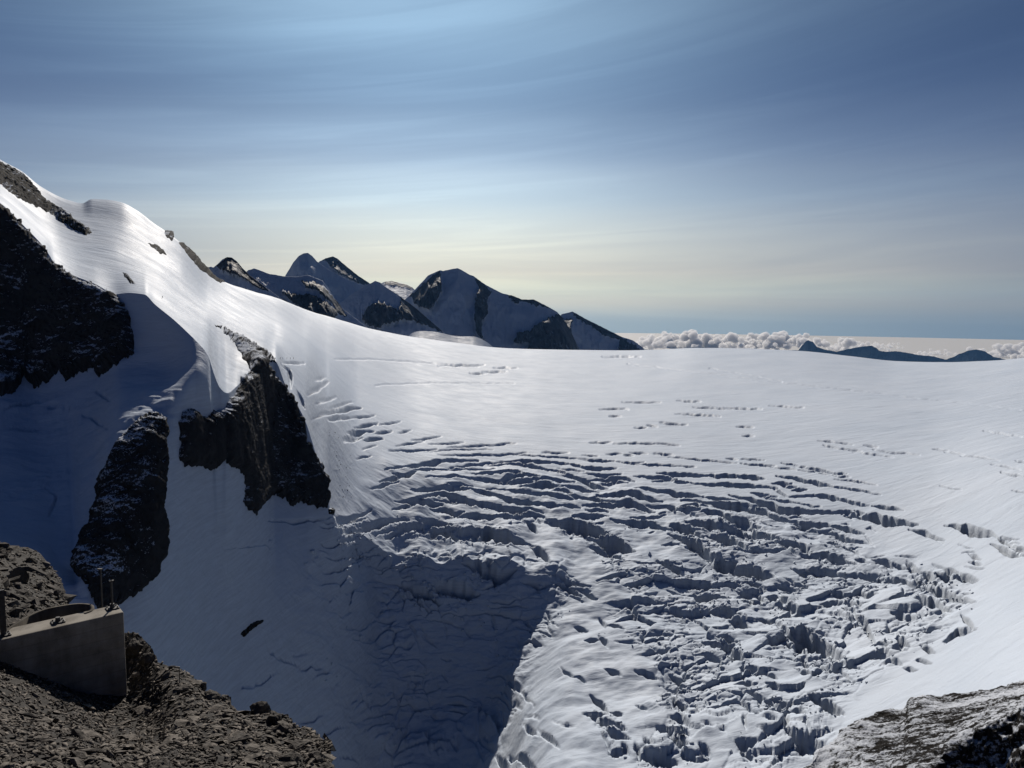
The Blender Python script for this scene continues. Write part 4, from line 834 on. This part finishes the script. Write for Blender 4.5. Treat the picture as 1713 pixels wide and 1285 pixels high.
# slim post behind the wall
pb = at(171, 1014, 26.6); pt = at(169, 953, 26.6)
o = empty('metal_post', (pb[0], pb[1], pb[2] - 3.0)); tag(o, 'slim metal post with a small cap behind the concrete wall', 'post')
b = bmesh.new(); hgt = pt[2] - pb[2] + 3.0; cyl(b, (0, 0), 0.022, 0.022, 0, hgt, 10); bm_obj('shaft', b, M_STEEL, o)
b = bmesh.new(); box(b, -0.09, 0.05, -0.03, 0.03, hgt + 0.001, hgt + 0.035); bm_obj('cap', b, M_STEEL, o)
# low curved parapet
zr = zt + 0.02
arc = []
for (u0, v0) in ((5,1064),(22,1048),(46,1033),(70,1022),(105,1014),(131,1011),(146,1012),(152,1016),(150,1021),(140,1025)):
    r0 = ray(u0, v0); arc.append((r0 * (zr / r0[2]))[:2])
arc = np.array(arc); tt = np.linspace(0, len(arc) - 1, 60)
arc = np.stack([pchip1(np.arange(len(arc)).astype(float), arc[:, k], tt) for k in (0, 1)], -1)
tg = np.gradient(arc, axis=0); nn = np.stack([-tg[:, 1], tg[:, 0]], -1); nn /= np.linalg.norm(nn, axis=1, keepdims=True)
if (nn[20] @ arc[20]) < 0: nn = -nn
ring = np.zeros((5, 60, 3)); inn = arc; out_ = arc + nn * 0.09
ring[0, :, :2] = inn; ring[0, :, 2] = zr - 4; ring[1, :, :2] = inn; ring[1, :, 2] = zr; ring[2, :, :2] = out_; ring[2, :, 2] = zr; ring[3, :, :2] = out_; ring[3, :, 2] = zr - 4; ring[4] = ring[0]
tag(link('curved_parapet', np_mesh('curved_parapet', ring.reshape(-1, 3), grid_quads(5, 60)), M_SHADECONC, smooth=False), 'low curved concrete parapet between the wall and the brown outcrop', 'parapet')
# thin rod stuck in the scree
rb = at(301, 1152, 23.5); o = empty('marker_rod', rb); tag(o, 'thin dark rod stuck upright in the scree', 'rod')
b = bmesh.new(); cyl(b, (0, 0), 0.014, 0.012, -0.3, 0.62, 6); bm_obj('shaft', b, M_STEEL, o)
b = bmesh.new(); cyl(b, (0, 0), 0.025, 0.02, 0.62, 0.66, 6); bm_obj('tip', b, M_STEEL, o)

# ------------------------------------------------------------------ snow-dusted slab at the lower right
m = Mat('dusted_slab'); n = m.noise(1.3, 8, 0.74, stretch=(0.30, 0.9, 0.9), rot=(0, 0, R(-8))); n2 = m.noise(0.10, 4, 0.55, stretch=(0.5, 1, 1)); n3 = m.noise(3.0, 5, 0.7)
f = m.math('ADD', m.math('ADD', m.math('MULTIPLY', n, 0.62), m.math('MULTIPLY', n2, 0.55)), m.math('MULTIPLY', n3, 0.25))
f = m.math('ADD', f, m.math('MULTIPLY', m.nz(), 0.10))
rk = m.ramp(n3, [(0.3, (0.007, 0.0065, 0.006)), (0.7, (0.028, 0.026, 0.025))])
col = m.mix(m.ramp(f, [(0.775, 0.0), (0.845, 1.0)]), rk, (0.56, 0.60, 0.67)); m.bump(n3, 0.6, 0.4); m.bump(n, 0.5, 0.6)
M_SLAB = m.fin(col, 0.9, 0.04)
SLB = Layered([
 [(1250,1500,74),(1400,1480,72),(1540,1460,76),(1600,1420,86),(1713,1400,84),(1960,1400,76)],
 [(1250,1440,78),(1400,1330,82),(1540,1295,84),(1600,1245,92),(1640,1222,94),(1713,1195,95),(1960,1140,94)],
 [(1250,1400,82),(1350,1287,88),(1370,1262,92),(1400,1236,96),(1440,1208,101),(1480,1196,105),(1520,1186,108),(1526,1173,110),(1545,1167,111),(1560,1166,112),(1640,1161,115),(1713,1147,120),(1960,1100,125)],
 lambda D, Z: (D[-1] * 1.06, Z[-1] - 9.0), lambda D, Z: (D[-1] * 1.2, Z[-1] - 60.0)], breaks=[1, 2])
sa = hcol(np.arange(1300, 1900, 1.5)); sr = rowset([60, 150, 14, 6]); SP = SLB.grid(sa, sr)
SN = normals(SP); hh = 0.9 * fbm3(SP / 6.0, 5, 0.6, ridge=True) + 0.35 * fbm3(SP / 1.2 + 7, 4, 0.6)
rr_ = np.repeat(sr[:, None], len(sa), 1)
SP = SP + SN * (hh * np.where(rr_ < 1, 1.6, 0.8) )[..., None]
tag(link('rock_slab', np_mesh('rock_slab', SP.reshape(-1, 3), grid_quads(*rr_.shape)), M_SLAB, smooth=False), 'black rock slab dusted with snow in the lower right corner', 'rock slab')

# ------------------------------------------------------------------ broken ice blocks of the icefall
ICEB = [hull_rock(700 + i, (1, random.uniform(0.5, 0.9), random.uniform(0.55, 1.1)), 10) for i in range(10)]
for me_ in ICEB: me_.materials.append(M_SNOW)
glac = bpy.data.objects['glacier']
low = sstep(V, 845, 930) * zone
crm = samp(CRM, U, V)
wgt = low * (np.clip(den * 2.2 - 0.25, 0, 1) ** 1.3) * (0.35 + 0.65 * crm) * (1 - 0.75 * shade)
wgt = wgt + 0.10 * z2 * sstep(fbm2(x / 45 + 21, y / 35, 2), -0.1, 0.3) + 0.05 * bowl * sstep(fbm2(x / 50 + 8, G[..., 2] / 30, 2), 0.0, 0.3)
wgt[:2] = 0; wgt[:, :2] = 0; wgt = wgt * (U > 480) * (U < 1720) * (V < 1320); wgt = (wgt / wgt.sum()).ravel()
NB = 4200
ki = rng.choice(wgt.size, NB, p=wgt); pos = G.reshape(-1, 3)[ki]; pxm = mpp.ravel()[ki]
bsz = (2.4 + 8.0 * rng.random(NB) ** 2.6) * pxm
order = np.argsort(-bsz); ki, pos, bsz, pxm = ki[order], pos[order], bsz[order], pxm[order]
yaw = rng.uniform(0, 6.283, NB); til = rng.normal(0, 0.35, (NB, 2))
rot = [Matrix.Rotation(yaw[i], 3, 'Z') @ Matrix.Rotation(til[i, 0], 3, 'X') @ Matrix.Rotation(til[i, 1], 3, 'Y') for i in range(NB)]
for i in range(300):
    o = bpy.data.objects.new('ice_block', ICEB[i % 10]); C.objects.link(o); o.parent = glac
    mm = rot[i].to_4x4() @ Matrix.Scale(bsz[i], 4); mm.translation = Vector(pos[i] + [0, 0, 0.02 * bsz[i]]); o.matrix_world = mm
bt = [(np.array([k.co[:] for k in me_.vertices]), np.array([k.vertices[:] for k in me_.polygons])) for me_ in ICEB]
Vs, Fs, off = [], [], 0
RR = np.array([np.array(r) for r in rot])
for k, (v, f) in enumerate(bt):
    I = np.arange(300, NB)[np.arange(300, NB) % 10 == k]
    P_ = np.einsum('nij,vj->nvi', RR[I], v) * bsz[I, None, None] + (pos[I] + np.stack([0 * bsz[I], 0 * bsz[I], 0.02 * bsz[I]], -1))[:, None]
    Vs.append(P_.reshape(-1, 3)); Fs.append((f[None] + (np.arange(len(I)) * len(v))[:, None, None] + off).reshape(-1, 3)); off += len(I) * len(v)
o = link('ice_rubble', np_mesh('ice_rubble', np.concatenate(Vs), np.concatenate(Fs)), M_SNOW, parent=glac, smooth=False); o['kind'] = 'stuff'

# ------------------------------------------------------------------ climbers
m = Mat('climber_clothing'); M_CLIMB = m.fin(m.ramp(m.noise(3, 2), [(0.4, (0.02, 0.022, 0.03)), (0.6, (0.05, 0.05, 0.07))]), 0.8, 0.2)
def climber_mesh():
    J = {'pel': (0, 0, .95, .15), 'chest': (0, .03, 1.32, .17), 'neck': (0, .04, 1.5, .07), 'head': (0, .06, 1.63, .11), 'top': (0, .06, 1.74, .07),
         'hl': (-.1, .02, .88, .1), 'kl': (-.11, .14, .5, .075), 'al': (-.11, .1, .09, .055), 'tl': (-.11, .26, .04, .045),
         'hr': (.1, -.02, .88, .1), 'kr': (.11, -.02, .5, .075), 'ar': (.11, -.2, .1, .055), 'tr': (.11, -.06, .04, .045),
         'sl': (-.2, .03, 1.42, .075), 'el': (-.27, .05, 1.13, .055), 'wl': (-.26, .27, 1.0, .045),
         'sr': (.2, .03, 1.42, .075), 'er': (.27, -.05, 1.13, .055), 'wr': (.26, .12, .95, .045), 'pack': (0, -.16, 1.25, .14)}
    E = [('pel','chest'),('chest','neck'),('neck','head'),('head','top'),('pel','hl'),('hl','kl'),('kl','al'),('al','tl'),('pel','hr'),('hr','kr'),('kr','ar'),('ar','tr'),
         ('chest','sl'),('sl','el'),('el','wl'),('chest','sr'),('sr','er'),('er','wr'),('chest','pack')]
    ks = list(J); me = bpy.data.meshes.new('person'); me.from_pydata([J[k][:3] for k in ks], [(ks.index(a), ks.index(b)) for a, b in E], [])
    o = bpy.data.objects.new('person', me); C.objects.link(o); md = o.modifiers.new('skin', 'SKIN'); o.modifiers.new('sub', 'SUBSURF').levels = 1
    for k, sv in zip(ks, me.skin_vertices[0].data): sv.radius = (J[k][3], J[k][3]); sv.use_root = (k == 'pel')
    dg = bpy.context.evaluated_depsgraph_get(); m2 = bpy.data.meshes.new_from_object(o.evaluated_get(dg)); bpy.data.objects.remove(o); m2.materials.append(M_CLIMB); return m2
CM_ = climber_mesh()
from mathutils.bvhtree import BVHTree
gl = bpy.data.objects['glacier']
gi = (slice(int(3.5 / 9 * 0), None),)
sel = (U > 180) & (U < 620) & (V > 420) & (V < 720)
gq = grid_quads(NR, NC, mask=sel); gv, gf, _ = compact(G.reshape(-1, 3), gq)
bv = BVHTree.FromPolygons([tuple(k) for k in gv], [tuple(k) for k in gf])
# stones that rolled from the buttress onto the snow
r_ = random.Random(8); sc_v, sc_f, off = [], [], 0
sel2 = (U > 540) & (U < 680) & (V > 690) & (V < 890); gv2, gf2, _ = compact(G.reshape(-1, 3), grid_quads(NR, NC, mask=sel2)); bv2 = BVHTree.FromPolygons([tuple(k) for k in gv2], [tuple(k) for k in gf2])
for i in range(70):
    t = r_.random(); u0 = 548 + 25 * t + abs(r_.gauss(0, 16)); v0 = 720 + 125 * t + r_.gauss(0, 6)
    hit = bv2.ray_cast(Vector((0, 0, 0)), Vector(ray(u0, v0).tolist()).normalized())
    if hit[0] is None: continue
    v, f = tmpl[i % len(tmpl)]; k = r_.uniform(0.5, 1.5); sc_v.append(v * [k, k, 2 * k] + np.array(hit[0])); sc_f.append(f + off); off += len(v)
o = link('fallen_stones', np_mesh('fallen_stones', np.concatenate(sc_v), np.concatenate(sc_f)), M_ROCKLIT, smooth=False); tag(o, 'sprinkle of small dark stones on the snow beside the rock buttress', 'stones', kind='stuff')
for i, (u0, v0, lab) in enumerate([(272, 499, 'lone climber in dark clothing on the bright snow crest'), (469, 601, 'leading climber of the rope team above the rock buttress, nearest the rock'),
        (473, 601, 'second climber of the rope team above the rock buttress'), (480, 601, 'third climber of the rope team above the rock buttress'),
        (486, 601, 'fourth climber of the rope team above the rock buttress'), (491, 601, 'last climber of the rope team above the rock buttress')]):
    r0 = Vector(ray(u0, v0).tolist()).normalized(); hit = bv.ray_cast(Vector((0, 0, 0)), r0)
    if hit[0] is None: continue
    o = bpy.data.objects.new('person', CM_); C.objects.link(o); o.location = hit[0] - Vector((0, 0, 0.05)); o.rotation_euler[2] = R(80 + 15 * i)
    tag(o, lab, 'person', 'climbers on the snow')

# ------------------------------------------------------------------ the air between
b = bmesh.new(); box(b, -14000, 14000, -4000, 23000, -1499, 520)
m = Mat('air'); pv = m.n('ShaderNodeVolumePrincipled'); pv.inputs['Color'].default_value = (0.22, 0.50, 1.0, 1); pv.inputs['Density'].default_value = 0.75e-5; pv.inputs['Anisotropy'].default_value = 0.1
m.t.nodes.remove(m.b); m.l(pv.outputs[0], m.t.nodes['Material Output'].inputs['Volume'])
o = bm_obj('haze', b, m.m, None); tag(o, 'thin blue mountain air fading the far peaks', 'haze', kind='stuff')
S.cycles.volume_bounces = 4; S.cycles.max_bounces = 6
